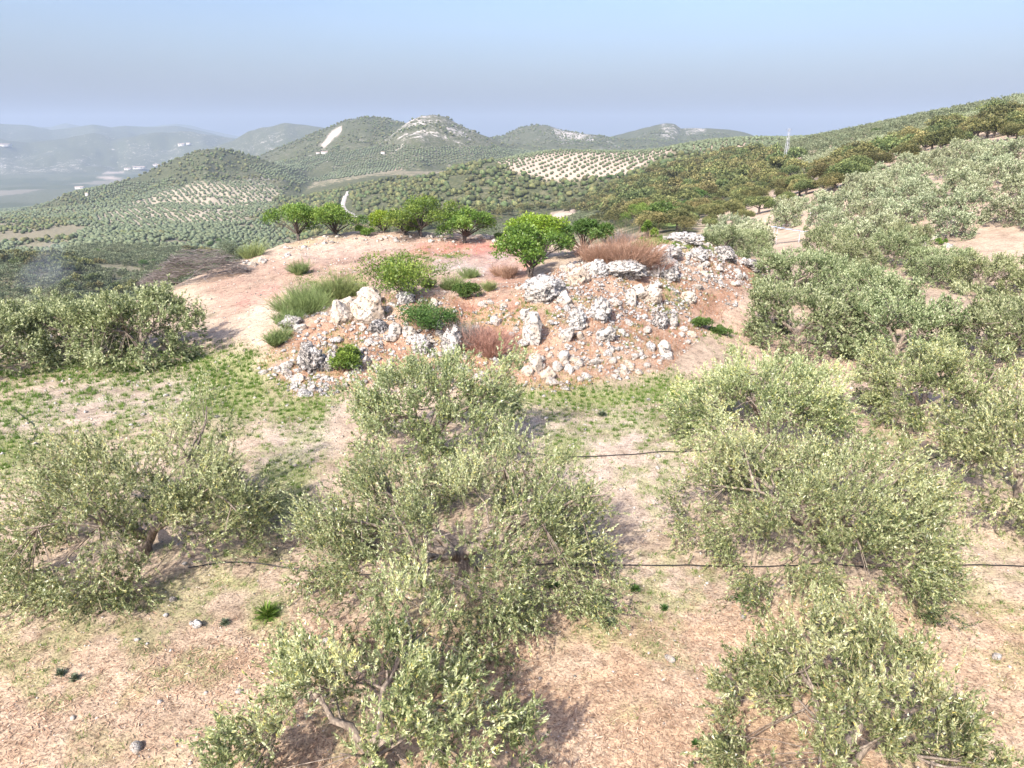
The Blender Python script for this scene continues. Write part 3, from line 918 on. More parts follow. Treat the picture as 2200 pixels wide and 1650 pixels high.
def olive_tree(seed, R=2.6, H=3.1, limbs=4, shoots=14, leaves=40, L=.075, W=.017, sides=7, subs=8, secs=3, limb_az=None, twig=True, sparse=0.0, upright=.75, shell=130, tri=False):
    rng = np.random.default_rng(seed)
    tr = MB(); cr = MB()
    s = R / 2.6
    h0 = H * rng.uniform(.15, .22)
    lean = rng.normal(0, .12, 2)
    top = np.array([lean[0], lean[1], h0])
    pts = np.array([[0, 0, -.25], [lean[0] * .1, lean[1] * .1, .05], [lean[0] * .5, lean[1] * .5, h0 * .55], top])
    tr.tube(pts, np.array([.26, .20, .15, .13]) * s, sides + 2, .5, rng, .10)
    anchors = []; outs = []
    a0 = rng.uniform(0, 6.28)
    for k in range(limbs):
        az = limb_az[k] if limb_az else a0 + k * 2 * math.pi / limbs + rng.normal(0, .22)
        reach = R * rng.uniform(.52, .74)
        zt = H * rng.uniform(.58, .78)
        t = np.linspace(0, 1, 7)
        bend = rng.normal(0, .28)
        aa = az + bend * t
        P = np.stack([top[0] + np.sin(aa) * reach * t ** 1.05, top[1] + np.cos(aa) * reach * t ** 1.05, h0 * .8 + (zt - h0 * .8) * t ** .75], 1)
        P[1:] += rng.normal(0, .055 * s, (6, 3))
        P[0] = top - np.array([0, 0, h0 * .12])
        tr.tube(P, np.array([.115, .092, .074, .058, .044, .032, .020]) * s * rng.uniform(.8, 1.1), sides, .5, rng, .07)
        for j in range(subs):
            ts = rng.uniform(.22, 1.0) if j else 1.0
            i = min(int(ts * 6), 5); f = ts * 6 - i
            b = P[i] * (1 - f) + P[i + 1] * f
            az2 = az + rng.normal(0, 1.0)
            elv = rng.uniform(-.25, 1.15)
            ln = R * rng.uniform(.22, .46)
            d = np.array([math.sin(az2) * math.cos(elv), math.cos(az2) * math.cos(elv), math.sin(elv)])
            m = b + d * ln * .55 + rng.normal(0, .05, 3)
            e = b + d * ln + np.array([0, 0, -.12 * ln]) + rng.normal(0, .06, 3)
            e[2] = max(e[2], .35 * s)
            tr.tube([b, m, e], np.array([.034, .022, .010]) * s, max(4, sides - 3), .5, None)
            for q in range(secs):
                u = rng.uniform(.35, 1.0)
                c0 = b * (1 - u) + e * u if u > .5 else b * (1 - u) + m * u
                d2 = unit(d + rng.normal(0, .6, 3) + np.array([0, 0, .15]))
                a = c0 + d2 * R * rng.uniform(.06, .19)
                rad = np.array([a[0], a[1]]) / (R * 1.0)
                k2 = np.linalg.norm(rad)
                if k2 > 1:
                    a[:2] /= k2
                tr.tube([c0, a], np.array([.012, .006]) * s, 3, .5, None, 0, False)
                anchors.append(a)
    # outer shell of the crown: leafy sprays carried on thin twigs
    skel = np.array([v for a in tr.v[1:] for v in a[::max(1, sides)]])
    nsh = shell
    th = rng.uniform(0, 6.28, nsh); cphi = np.where(rng.random(nsh) < .3, rng.uniform(-.5, .15, nsh), rng.uniform(-.1, 1.0, nsh))
    lob = 1 + .26 * vnoise3(np.stack([np.cos(th) * 1.5, np.sin(th) * 1.5, cphi * 1.5], 1) + seed * 5.7, seed)
    rr_ = np.sqrt(np.maximum(0, 1 - np.maximum(cphi, 0) ** 2)) * R * .97 * lob * rng.uniform(.74, 1.03, nsh)
    zz_ = h0 * 1.3 + (H * .90 - h0 * 1.3) * np.where(cphi > 0, cphi ** .8, cphi * .9) * np.clip(lob, .8, 1.2) * rng.uniform(.85, 1.0, nsh)
    zz_ = np.maximum(zz_, .28 * s)
    SH = np.stack([np.cos(th) * rr_, np.sin(th) * rr_, zz_], 1)
    for a in SH:
        dd = ((skel - a) ** 2 * np.array([1, 1, 1.6])).sum(1)
        c0 = skel[np.argmin(dd)]
        mid_ = (c0 + a) / 2 + np.array([0, 0, .06])
        tr.tube([c0, mid_, a], np.array([.014, .010, .005]) * s, 3, .5, None, 0, False)
    A = np.concatenate([np.array(anchors), SH])
    if sparse > 0:
        A = A[rng.random(len(A)) > sparse]
    nA_ = len(A)
    out = unit(A - np.array([0, 0, h0 + .25 * H]))
    clump = rng.normal(0, .12, nA_)
    ns = nA_ * shoots
    ai = np.repeat(np.arange(nA_), shoots)
    hz_ = A[ai, 2] / H
    up = np.where(hz_ > .5, upright + rng.normal(0, .3, ns), rng.uniform(-.75, .75, ns))
    sd = unit(out[ai] * .5 + np.stack([np.zeros(ns), np.zeros(ns), up], 1) + rng.normal(0, .42, (ns, 3)))
    sb = A[ai] + rng.normal(0, (.17 if shoots > 20 else .13) * s, (ns, 3))
    sl = rng.uniform(.20, .50, ns) * s
    long_ = rng.random(ns) < .05
    sl = np.where(long_, sl * 1.6, sl)
    shade = clump[ai] + rng.normal(0, .08, ns)
    if twig:
        u = perp(sd, rng) * .0045
        e = sb + sd * sl[:, None] * .92
        cr.tris(np.stack([sb - u * 1.3, sb + u * 1.3, e], 1), 1.16)
    n = ns * leaves
    si = np.repeat(np.arange(ns), leaves)
    t = rng.uniform(.0, 1.0, n) ** 1.15
    p = sb[si] + sd[si] * (sl[si] * t)[:, None] + rng.normal(0, .006, (n, 3))
    phi = rng.uniform(.30, 1.05, n) * (1.15 - .45 * t)
    side = perp(sd[si], rng)
    d = unit(sd[si] * np.cos(phi)[:, None] + side * np.sin(phi)[:, None])
    ll = L * rng.uniform(.65, 1.15, n) * (1.05 - .25 * t)
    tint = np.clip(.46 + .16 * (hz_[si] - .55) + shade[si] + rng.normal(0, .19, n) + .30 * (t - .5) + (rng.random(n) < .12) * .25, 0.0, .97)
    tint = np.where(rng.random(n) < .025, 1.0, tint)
    if tri:
        u = perp(d, rng) * (W * rng.uniform(.8, 1.2, n) * .62)[:, None]
        q = p + d * (ll * .2)[:, None]
        cr.tris(np.stack([q - u, q + u, p + d * (ll * 1.1)[:, None]], 1), tint)
    else:
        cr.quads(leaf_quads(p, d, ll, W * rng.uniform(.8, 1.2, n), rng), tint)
    return tr, cr


def lobed_crown(rng, lobes, nleaf, L, W, squash=.85, fill=.35, flat=0.0):
    """leaf clumps over a set of lobes: (centre, radius)"""
    C_ = np.array([l[0] for l in lobes], float); Rr = np.array([l[1] for l in lobes], float)
    w = Rr ** 2; w /= w.sum()
    li = rng.choice(len(lobes), nleaf, p=w)
    dirs = unit(rng.normal(size=(nleaf, 3)))
    dirs[:, 2] = np.where(dirs[:, 2] < -.45, -dirs[:, 2], dirs[:, 2])
    rad = Rr[li] * np.where(rng.random(nleaf) < fill, rng.uniform(.35, .95, nleaf), rng.normal(1.0, .09, nleaf))
    bump = 1 + .26 * vnoise3(dirs * 2.6 + li[:, None] * 3.1, 4)
    p = C_[li] + dirs * (rad * bump)[:, None] * np.array([1, 1, squash])
    d = unit(dirs * .7 + rng.normal(0, .75, (nleaf, 3)) + np.array([0, 0, .15 - flat]))
    lt = rng.normal(0, .10, len(lobes))
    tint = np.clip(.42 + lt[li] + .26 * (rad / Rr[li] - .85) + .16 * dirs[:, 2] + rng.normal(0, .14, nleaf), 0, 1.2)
    return p, d, L * rng.uniform(.6, 1.25, nleaf), W * rng.uniform(.7, 1.3, nleaf), tint


def oak_tree(seed, R=4.0, H=6.0, nl=18, nleaf=3000, L=.34, W=.24):
    rng = np.random.default_rng(seed)
    tr = MB(); cr = MB()
    tr.tube([[0, 0, -.5], [.05, 0, .6], [.1, .08, H * .45]], [R * .11, R * .08, R * .05], 6, .5, rng, .08)
    lobes = []
    for k in range(nl):
        a = rng.uniform(0, 6.28); q = math.sqrt(rng.random()) * R * .72
        zc = H * (.26 + .48 * (1 - (q / R) ** 2) * rng.uniform(.75, 1.1)) + rng.normal(0, .18)
        lobes.append(((math.cos(a) * q, math.sin(a) * q, zc), R * rng.uniform(.28, .44)))
        if k < 5:
            tr.tube([[.1, .08, H * .3], [math.cos(a) * q * .6, math.sin(a) * q * .6, zc * .8]], [R * .04, R * .015], 4, .5)
    cr.quads(leaf_quads(*lobed_crown(rng, lobes, nleaf, L, W)[:4], rng), 0.4) if False else None
    p, d, l, w, t = lobed_crown(rng, lobes, nleaf, L, W)
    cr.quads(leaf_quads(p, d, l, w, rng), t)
    return tr, cr


def almond_tree(seed, R=2.3, H=3.2, nl=14, nleaf=5200, L=.17, W=.065, trunk_h=.9, flat=True):
    rng = np.random.default_rng(seed)
    tr = MB(); cr = MB()
    top = np.array([rng.normal(0, .1), rng.normal(0, .1), trunk_h])
    tr.tube([[0, 0, -.3], [0, 0, .1], top], [.15, .12, .09], 8, .5, rng, .1)
    for q in range(2):
        tr.tube([[.05 * q, .04, -.2], [rng.normal(0, .15), rng.normal(0, .15), trunk_h * .6], [rng.normal(0, .3) * R, rng.normal(0, .3) * R, H * .5]], [.10, .08, .04], 6, .5, rng, .1)
    lobes = []
    a0 = rng.uniform(0, 6.28)
    for k in range(nl):
        a = a0 + k * 2.399 + rng.normal(0, .5); q = R * rng.uniform(.12, .88)
        zc = max(trunk_h * rng.uniform(.7, 1.15), H * (.86 - .30 * (q / R) ** 2) - rng.uniform(0, .48) * H * rng.random())
        c = np.array([math.cos(a) * q, math.sin(a) * q, zc])
        lobes.append((c, min(R * rng.uniform(.16, .36), H * .26)))
        mid = top * .5 + c * .5 + np.array([0, 0, .12])
        tr.tube([top - [0, 0, .1], mid, c], [.065, .04, .018], 5, .5, rng, .06)
        for q2 in range(3):
            e = c + rng.normal(0, 1, 3) * R * .2
            tr.tube([mid, e], [.02, .006], 3, .5, None, 0, False)
    p, d, l, w, t = lobed_crown(rng, lobes, nleaf, L, W, .85, .5, .25)
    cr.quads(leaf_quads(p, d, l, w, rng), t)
    return tr, cr


def shrub(seed, R, H, nl, nleaf, L, W):
    rng = np.random.default_rng(seed)
    cr = MB()
    lobes = []
    for k in range(nl):
        a = rng.uniform(0, 6.28); q = math.sqrt(rng.random()) * R * .75
        lobes.append(((math.cos(a) * q, math.sin(a) * q, H * rng.uniform(.25, .62) * (1.1 - .4 * q / R)), R * rng.uniform(.20, .40)))
    p, d, l, w, t = lobed_crown(rng, lobes, nleaf, L, W, min(1, H / R), .5)
    p[:, 2] = np.maximum(p[:, 2], .02)
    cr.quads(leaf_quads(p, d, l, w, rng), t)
    st = MB()
    for k in range(9):
        c = lobes[k % nl][0]
        st.tube([[rng.normal(0, .1), rng.normal(0, .1), -.1], np.array(c) * .5 + rng.normal(0, .06, 3), c], [.03, .02, .008], 4, .5)
    return st, cr


def stems(seed, R, H, n, w=.012, spread=.5, base=.45, lean=(0, 0), tint0=.45, branch=3, droop=0.0):
    """a clump of upright switchy stems"""
    rng = np.random.default_rng(seed)
    mb = MB()
    a = rng.uniform(0, 6.28, n); q = np.sqrt(rng.random(n))
    b = np.stack([np.cos(a) * q * R * base, np.sin(a) * q * R * base, np.full(n, -.03)], 1)
    d = unit(np.stack([np.cos(a) * q * spread + lean[0], np.sin(a) * q * spread + lean[1], np.ones(n)], 1) + rng.normal(0, .16, (n, 3)))
    ln = H * rng.uniform(.55, 1.1, n) * (1 - .25 * q)
    clt = .14 * vnoise3(b * 2.2 + 5, seed)
    u = perp(d, rng) * w
    m = b + d * ln[:, None] * .5
    e = b + d * ln[:, None] + np.stack([np.cos(a), np.sin(a), -np.ones(n) * droop], 1) * (ln * .14)[:, None] + rng.normal(0, .05 * H, (n, 3))
    t = tint0 + clt + rng.normal(0, .12, n)
    mb.quads(np.stack([b - u, b + u, m + u * .8, m - u * .8], 1), np.clip(t + .12, 0, 1.2))
    mb.quads(np.stack([m - u * .8, m + u * .8, e + u * .25, e - u * .25], 1), np.clip(t, 0, 1.2))
    for k in range(branch):
        f = rng.uniform(.3, .95, n)[:, None]
        s0 = np.where(f < .5, b + (m - b) * f * 2, m + (e - m) * (f - .5) * 2)
        d2 = unit(d + rng.normal(0, .38, (n, 3)))
        e2 = s0 + d2 * (ln * rng.uniform(.2, .45, n))[:, None]
        u2 = perp(d2, rng) * w * .7
        mb.quads(np.stack([s0 - u2, s0 + u2, e2 + u2 * .3, e2 - u2 * .3], 1), np.clip(t + rng.normal(0, .1, n), 0, 1.2))
    return mb


def stick_pile(seed, L, Wd, H, n):
    rng = np.random.default_rng(seed)
    mb = MB()
    for k in range(n):
        x = rng.uniform(-.5, .5) * L; y = rng.normal(0, .22) * Wd
        hmax = H * max(.1, (1 - (2 * x / L) ** 2)) * max(.1, 1 - (2 * y / Wd) ** 2)
        z = rng.uniform(0.1, 1) ** .6 * hmax
        a = rng.normal(0, .5); el = rng.normal(0, .16)
        ln = rng.uniform(.5, 1.7)
        d = np.array([math.cos(a) * math.cos(el), math.sin(a) * math.cos(el), math.sin(el)])
        c = np.array([x, y, z]); nrm = np.array([0, 0, rng.normal(0, .12)])
        p0, p1, p2 = c - d * ln / 2, c + nrm, c + d * ln / 2
        p0[2] = max(p0[2], 0.01); p2[2] = max(p2[2], 0.01)
        r = rng.uniform(.010, .030)
        mb.tube([p0, p1, p2], [r, r * .8, r * .4], 3, np.clip(rng.normal(.5, .2), 0, 1.1), None, 0, False)
    return mb


def plant(name, label, cat, parts, loc, rz=0, scale=1, group=None, tilt=(0, 0)):
    t = thing(name, label, cat, loc, rz, scale, group, tilt)
    for pn, me in parts:
        link(pn, me, t)
    return t


# prototypes ---------------------------------------------------------------
def olive_meshes(seed, tag_, mat='olive', **kw):
    tr, cr = olive_tree(seed, **kw)
    return [('trunk', tr.mesh('olive_trunk_' + tag_, M['bark'], True)), ('crown', cr.mesh('olive_crown_' + tag_, M[mat]))]


def hit_near(px, py, rmax=88):
    for k in range(40):
        h = hit(px, py + k)
        if h is not None and math.hypot(h[0], h[1]) < rmax:
            return h
    return hit(px, py)


# the olives near the camera: base in the photograph, crown radius, height, limbs, label
NEAR_OLIVES = [
    ('A', (800, 1680), 2.6, 2.6, 4, None, 'olive tree with two thick forked limbs at the bottom edge, left of centre'),
    ('B', (1830, 1690), 2.45, 2.5, 4, None, 'sparse olive tree with dark bent limbs in the bottom right corner'),
    ('C', (300, 1190), 3.6, 2.9, 4, [4.9, .3, 2.0, 3.5], 'wide olive tree at the left with a long bare pale limb'),
    ('D', (1000, 1230), 3.75, 2.5, 5, None, 'broad olive tree in the centre foreground with twisted pale branches'),
    ('E', (930, 970), 3.05, 3.4, 4, None, 'olive tree standing before the white rocks of the mound, in the centre'),
    ('F', (1735, 1185), 3.45, 2.6, 4, None, 'wide olive tree with its trunk and forked limb showing, right foreground'),
    ('G', (1640, 945), 3.2, 2.8, 4, None, 'olive tree at the right foot of the rubble mound'),
    ('H', (1990, 905), 2.7, 3.0, 3, [4.7, .6, 2.4], 'olive tree with a slanting dark trunk, between hose and shaded ground'),
    ('I', (2200, 1070), 3.3, 2.9, 4, None, 'olive tree cut by the right edge above the hose'),
]
NEAR_CROWN = {}
for i, (k, (px, py), R, H, nlimb, laz, lab) in enumerate(NEAR_OLIVES):
    h = hit(px, py)
    parts = olive_meshes(100 + i, k, R=R, H=H, limbs=nlimb, limb_az=laz, shoots=29 if k in 'ABCDF' else 25, leaves=31 if k in 'ABCDF' else 28,
                         tri=True, L=.092 if k in 'ABCDF' else .104, W=.0245 if k in 'ABCDF' else .030, sparse=.30 if k in 'AB' else .14 if k == 'C' else .08,
                         subs=7 if nlimb == 4 else (6 if nlimb == 5 else 9), secs=1, shell=100 if k in 'CDF' else 84)
    NEAR_CROWN[k] = parts
    plant('olive_tree', lab, 'olive tree', parts, h, group='olive trees of the near grove')

# middle distance olives share three crowns
MID = [olive_meshes(200 + i, 'mid%d' % i, 'olive_mid', R=2.6, H=3.1, limbs=4, shoots=10, leaves=12, L=.17, W=.055, sides=5, twig=False, upright=.95, secs=2) for i in range(4)]
LOWP = [olive_meshes(220 + i, 'low%d' % i, 'olive_far', R=2.5, H=3.7, limbs=4, shoots=5, leaves=7, L=.28, W=.11, sides=4, twig=False, upright=1.0, shell=110, secs=2) for i in range(4)]
FARP = [olive_meshes(240 + i, 'far%d' % i, 'olive_dist', R=2.4, H=3.6, limbs=4, shoots=2, leaves=2, L=.62, W=.32, sides=3, twig=False, subs=6, secs=2, upright=.8, shell=110) for i in range(3)]
rg = np.random.default_rng(7)
MID_OLIVES = [
    ((1712, 748), 1.20, 'olive tree with a leaning dark trunk above a cairn of stones, right of the mound'),
    ((2170, 778), 1.15, 'olive tree with a stout dark trunk at the right edge'),
    ((1930, 770), 1.10, 'dense olive tree between the two dark-trunked ones'),
    ((310, 772), 1.12, 'dense rounded olive tree beside the pale track, at the left'),
    ((200, 765), .95, 'olive tree on the left, just behind the dense rounded one'),
    ((130, 735), .85, 'small olive tree by white stones near the left edge'),
    ((-15, 800), 1.0, 'olive tree cut by the left edge above the green grass'),
    ((1860, 690), 1.1, 'silvery olive tree behind the dark-trunked ones, right of the mound'),
    ((1700, 640), 1.1, 'olive tree at the right-hand end of the rubble mound'),
]
for i, ((px, py), s, lab) in enumerate(MID_OLIVES):
    h = hit(px, py)
    plant('olive_tree', lab, 'olive tree', MID[i % 4], h, rg.uniform(0, 6.28), s, 'olive trees of the near grove')

# rows on the slopes: candidate places on a planting grid ---------------------------------
taken = [(hit(*p)[0], hit(*p)[1]) for _, p, *_ in NEAR_OLIVES] + [(hit(*p)[0], hit(*p)[1]) for p, *_ in MID_OLIVES]


def grid_points(spacing, ang, r0, r1, rng, jit=.18, a0=-.80, a1=.80, row=None):
    g = np.arange(-r1, r1, spacing)
    X, Y = np.meshgrid(g, np.arange(-r1, r1, row or spacing))
    X = X.ravel() + rng.normal(0, jit * spacing, X.size); Y = Y.ravel() + rng.normal(0, jit * spacing, Y.size)
    x = X * math.cos(ang) - Y * math.sin(ang); y = X * math.sin(ang) + Y * math.cos(ang)
    r = np.hypot(x, y); a = np.arctan2(x, y)
    m = (r > r0) & (r < r1) & (a > a0) & (a < a1)
    return x[m], y[m]


def inpoly(poly, px, py, pad=0.0):
    return poly_sd(poly, px, py) < pad


Z_OAKBAND = [(2320, 232), (2320, 292), (2150, 296), (2010, 318), (1890, 352), (1790, 402), (1700, 430), (1600, 470), (1500, 492), (1420, 505), (1390, 480), (1480, 440), (1580, 412), (1690, 385), (1800, 352), (1920, 306), (2050, 270), (2200, 244)]
olive_pts = []       # x, y, z, scale
rng_o = np.random.default_rng(11)
# right-hand slope, near to far
x, y = grid_points(6.6, .35, 42, 190, rng_o, .14)
z = terrain(x, y); px, py = project(x, y, z)
m = (px > 1530) & (px < 2480)
edge = np.interp(px, [1500, 1600, 1660, 1740], [470, 600, 640, 660])
m &= (py < edge + 60) & ~inpoly(Z_OAKBAND, px, py - 18, 6) & (py > 330)
# clearing with bare soil, and the open corner beside the shelter
m &= ~inpoly([(1740, 505), (1900, 475), (2120, 455), (2460, 440), (2460, 580), (2000, 585), (1800, 560)], px, py) | (rng_o.random(len(px)) < .62)
m &= ~inpoly([(1630, 490), (1760, 500), (1760, 585), (1630, 575)], px, py)
m &= ~((x > 7) & (x < 22.5) & (y < 62))
for tx, ty in taken:
    m &= np.hypot(x - tx, y - ty) > 4.2
olive_pts += [(a, b, c, rng_o.uniform(.72, 1.0), 0) for a, b, c in zip(x[m], y[m], z[m])]
# far right hillside up to the skyline
x, y = grid_points(7.4, .2, 190, 1000, rng_o, .14)
z = terrain(x, y); px, py = project(x, y, z)
m = (px > 1430) & (px < 2500) & ~inpoly(Z_OAKBAND, px, py - 10, 4) & ~inpoly(Z_WOOD, px, py, 2) & seen(x, y, z + 4)
m &= vnoise2(x / 40, y / 40, 5) > .16
olive_pts += [(a, b, c, rng_o.uniform(.75, 1.05), 1) for a, b, c in zip(x[m], y[m], z[m])]
# olives in the dip behind the mound
x, y = grid_points(6.2, .6, 110, 520, rng_o, .16)
z = terrain(x, y); px, py = project(x, y, z)
m = inpoly(Z_OLIVE_C, px, py) & seen(x, y, z + 4) & ~inpoly([(1180, 458), (1235, 448), (1240, 465), (1200, 480)], px, py)
olive_pts += [(a, b, c, rng_o.uniform(.75, 1.0), 2) for a, b, c in zip(x[m], y[m], z[m])]
# valley on the left
x, y = grid_points(6.0, .15, 130, 1050, rng_o, .22)
z = terrain(x, y); px, py = project(x, y, z)
m = inpoly(Z_VALLEY_L, px, py, 6) & ~inpoly(Z_KNOLL, px, py, 2) & seen(x, y, z + 4) & (vnoise2(x / 35, y / 35, 15) > .2)
olive_pts += [(a, b, c, rng_o.uniform(.6, 1.2), 3) for a, b, c in zip(x[m], y[m], z[m])]
# the striped grove on the hill across the valley
x, y = grid_points(8.2, .55, 700, 1700, rng_o, .12)
z = terrain(x, y); px, py = project(x, y, z)
m = inpoly(Z_GROVE_L, px, py, 3) & seen(x, y, z + 4)
m &= vnoise2(x / 22, y / 22, 17) > .12
olive_pts += [(a, b, c, rng_o.uniform(.65, 1.25), 4) for a, b, c in zip(x[m], y[m], z[m])]
# the pale grove in the middle
x, y = grid_points(7.0, .95, 520, 1050, rng_o, .09, row=12.5)
z = terrain(x, y); px, py = project(x, y, z)
m = inpoly(Z_GROVE_C, px, py, 3) & seen(x, y, z + 4)
olive_pts += [(a, b, c, rng_o.uniform(.6, .95), 5) for a, b, c in zip(x[m], y[m], z[m])]
# groves further off
x, y = grid_points(9.5, .9, 900, 2600, rng_o, .10)
z, rid_ = terrain(x, y, True); px, py = project(x, y, z)
m = (inpoly(Z_MIDOLIVE, px, py, 3) | inpoly([(-900, 400), (200, 398), (420, 380), (330, 420), (200, 470), (-900, 480)], px, py)) & seen(x, y, z + 4) & (vnoise2(x / 110, y / 110, 25) > .3)
olive_pts += [(a, b, c, rng_o.uniform(.85, 1.2), 6) for a, b, c in zip(x[m], y[m], z[m])]
OP = np.array(olive_pts)
OP = OP[np.argsort(np.hypot(OP[:, 0], OP[:, 1]))]

def olive_place(x, y, z, g):
    px, py = project(np.array([x]), np.array([y]), np.array([z]))
    px, py = float(px[0]), float(py[0])
    if g == 0:
        if py > 590:
            return ('silvery olive tree in the dense stand right of the mound, behind the dark-trunked ones', 'olives in the dense stand right of the mound')
        if px < 1700:
            return ('olive tree between the end of the mound and the tilted metal sheet', 'olives left of the metal sheet')
        if py > 520:
            return ('olive tree just below the bare clearing on the right slope', 'olives below the clearing')
        if py > 450:
            return ('olive tree standing in or beside the bare clearing on the right slope', 'olives around the clearing')
        if px < 1950:
            return ('silvery olive tree in the rows below the oak band, middle of the right slope', 'olives below the middle of the oak band')
        return ('silvery olive tree in the rows below the oak band, near the right edge', 'olives below the right end of the oak band')
    if g == 1:
        if px < 1800:
            return ('small olive tree on the hillside around the lattice pylon', 'olives around the pylon')
        if px < 2050:
            return ('small olive tree on the hillside above the oak band, right of the pylon', 'olives above the oak band')
        return ('small olive tree on the highest slope at the right edge', 'olives on the highest slope')
    return GROUP_LABEL[int(g)]


def oak_place(x, y, z, g):
    px, py = project(np.array([x]), np.array([y]), np.array([z]))
    px, py = float(px[0]), float(py[0])
    if g == 0:
        if px > 2050:
            return ('big dark holm oak in the band at the right edge', 'holm oaks at the right edge')
        if px > 1850:
            return ('dark brownish holm oak in the thick middle of the oak band', 'holm oaks in the middle of the band')
        if px > 1680:
            return ('rounded yellow-brown holm oak in the band right of the pylon', 'holm oaks right of the pylon')
        if px > 1540:
            return ('holm oak in the lower oak band, left of the pylon', 'holm oaks left of the pylon')
        return ('holm oak at the lower left end of the oak band behind the crest', 'holm oaks at the lower end of the band')
    return OAK_LABEL[int(g)]


GROUP_LABEL = {
    0: ('silvery olive tree among the rows on the slope to the right', 'olive trees on the near right slope'),
    1: ('small olive tree on the upper hillside to the right', 'olive trees on the upper right hillside'),
    2: ('small olive tree in the dip behind the mound', 'olive trees in the dip behind the mound'),
    3: ('small grey-green olive tree down in the left valley', 'olive trees in the left valley'),
}
N_IND = 280
ind = OP[:N_IND]
rest = OP[N_IND:]
for i, (x, y, z, s, g) in enumerate(ind):
    r = math.hypot(x, y)
    protos = MID if r < 85 else LOWP
    lab, grp = olive_place(x, y, z, g)
    plant('olive_tree', lab, 'olive tree', protos[i % 4], (x, y, z - .05), rng_o.uniform(0, 6.28), (s, s, s * rng_o.uniform(.9, 1.15)), grp)


# everything too far to single out: one object for each mass ------------------------------
def loose_proto(name, parts):
    """one mesh joined from parts, kept out of the scene, only used as an instance"""
    o = bpy.data.objects.new(name, parts)
    return o


def scatter(name, label, cat, P, scale, rot, protos):
    me = bpy.data.meshes.new(name)
    me.vertices.add(len(P)); me.vertices.foreach_set('co', np.asarray(P, np.float32).ravel())
    for an_, ty, arr in (('sc', 'FLOAT', scale), ('rz', 'FLOAT', rot)):
        a_ = me.attributes.new(an_, ty, 'POINT'); a_.data.foreach_set('value', np.asarray(arr, np.float32))
    ia = me.attributes.new('pick', 'INT', 'POINT'); ia.data.foreach_set('value', (np.arange(len(P)) * 7919 % len(protos)).astype(np.int32))
    o = link(name, me)
    ng = bpy.data.node_groups.new(name, 'GeometryNodeTree')
    ng.interface.new_socket('Geometry', in_out='INPUT', socket_type='NodeSocketGeometry')
    ng.interface.new_socket('Geometry', in_out='OUTPUT', socket_type='NodeSocketGeometry')
    nd = ng.nodes
    gi = nd.new('NodeGroupInput'); go = nd.new('NodeGroupOutput'); jn = nd.new('GeometryNodeJoinGeometry')
    def named(n_, t_):
        q = nd.new('GeometryNodeInputNamedAttribute'); q.data_type = t_; q.inputs[0].default_value = n_
        return [s_ for s_ in q.outputs if s_.enabled and s_.name == 'Attribute'][0]
    sc_, rz_, pk_ = named('sc', 'FLOAT'), named('rz', 'FLOAT'), named('pick', 'INT')
    cx = nd.new('ShaderNodeCombineXYZ'); ng.links.new(rz_, cx.inputs[2])
    for k, pr in enumerate(protos):
        oi = nd.new('GeometryNodeObjectInfo'); oi.inputs[0].default_value = pr
        cmp_ = nd.new('FunctionNodeCompare'); cmp_.data_type = 'INT'; cmp_.operation = 'EQUAL'
        ii = [s_ for s_ in cmp_.inputs if s_.enabled]
        ng.links.new(pk_, ii[0]); ii[1].default_value = k
        ip = nd.new('GeometryNodeInstanceOnPoints')
        ng.links.new(gi.outputs[0], ip.inputs['Points']); ng.links.new(cmp_.outputs[0], ip.inputs['Selection'])
        ng.links.new(oi.outputs['Geometry'], ip.inputs['Instance'])
        ng.links.new(cx.outputs[0], ip.inputs['Rotation']); ng.links.new(sc_, ip.inputs['Scale'])
        ng.links.new(ip.outputs[0], jn.inputs[0])
    ng.links.new(jn.outputs[0], go.inputs[0])
    md = o.modifiers.new('scatter', 'NODES'); md.node_group = ng
    return tag(o, label, cat, None, 'stuff')


def blob(seed, mat, R, H):
    """small distant crown: a lumpy low dome"""
    bm = bmesh.new(); bmesh.ops.create_icosphere(bm, subdivisions=2, radius=1)
    V = np.array([v.co[:] for v in bm.verts])
    V = V * (1 + .28 * vnoise3(V * 2.1 + seed * 3.3, seed))[:, None] * np.array([R, R, H * .52]) + np.array([0, 0, H * .45])
    F = np.array([[v.index for v in f.verts] for f in bm.faces]); bm.free()
    mb = MB(); rng = np.random.default_rng(seed)
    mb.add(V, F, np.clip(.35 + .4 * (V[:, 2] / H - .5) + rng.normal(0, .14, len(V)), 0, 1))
    return loose_proto('distant_crown', mb.mesh('distant_crown', mat))


far_olive_meshes = [loose_proto('distant_olive', p[1][1]) for p in FARP]
olive_blobs = [blob(30 + i, M['olive_dist'], 2.1, 3.6) for i in range(3)]
dr = np.hypot(rest[:, 0], rest[:, 1])
for lo, hi, pr, nm, lab in ((0, 620, far_olive_meshes, 'olive_grove', 'olive groves covering the middle slopes, too many to count'),
                            (620, 9e9, olive_blobs, 'distant_olive_grove', 'tiny olive trees striping the hillsides across the valley')):
    q = rest[(dr >= lo) & (dr < hi)]
    if len(q):
        scatter(nm, lab, 'olive grove', q[:, :3], q[:, 3], rng_o.uniform(0, 6.28, len(q)), pr)

# holm oaks ------------------------------------------------------------------------------
def oak_meshes(seed, tag_, **kw):
    tr, cr = oak_tree(seed, **kw)
    return [('trunk', tr.mesh('oak_trunk_' + tag_, M['darkbark'])), ('crown', cr.mesh('oak_crown_' + tag_, M['oak']))]


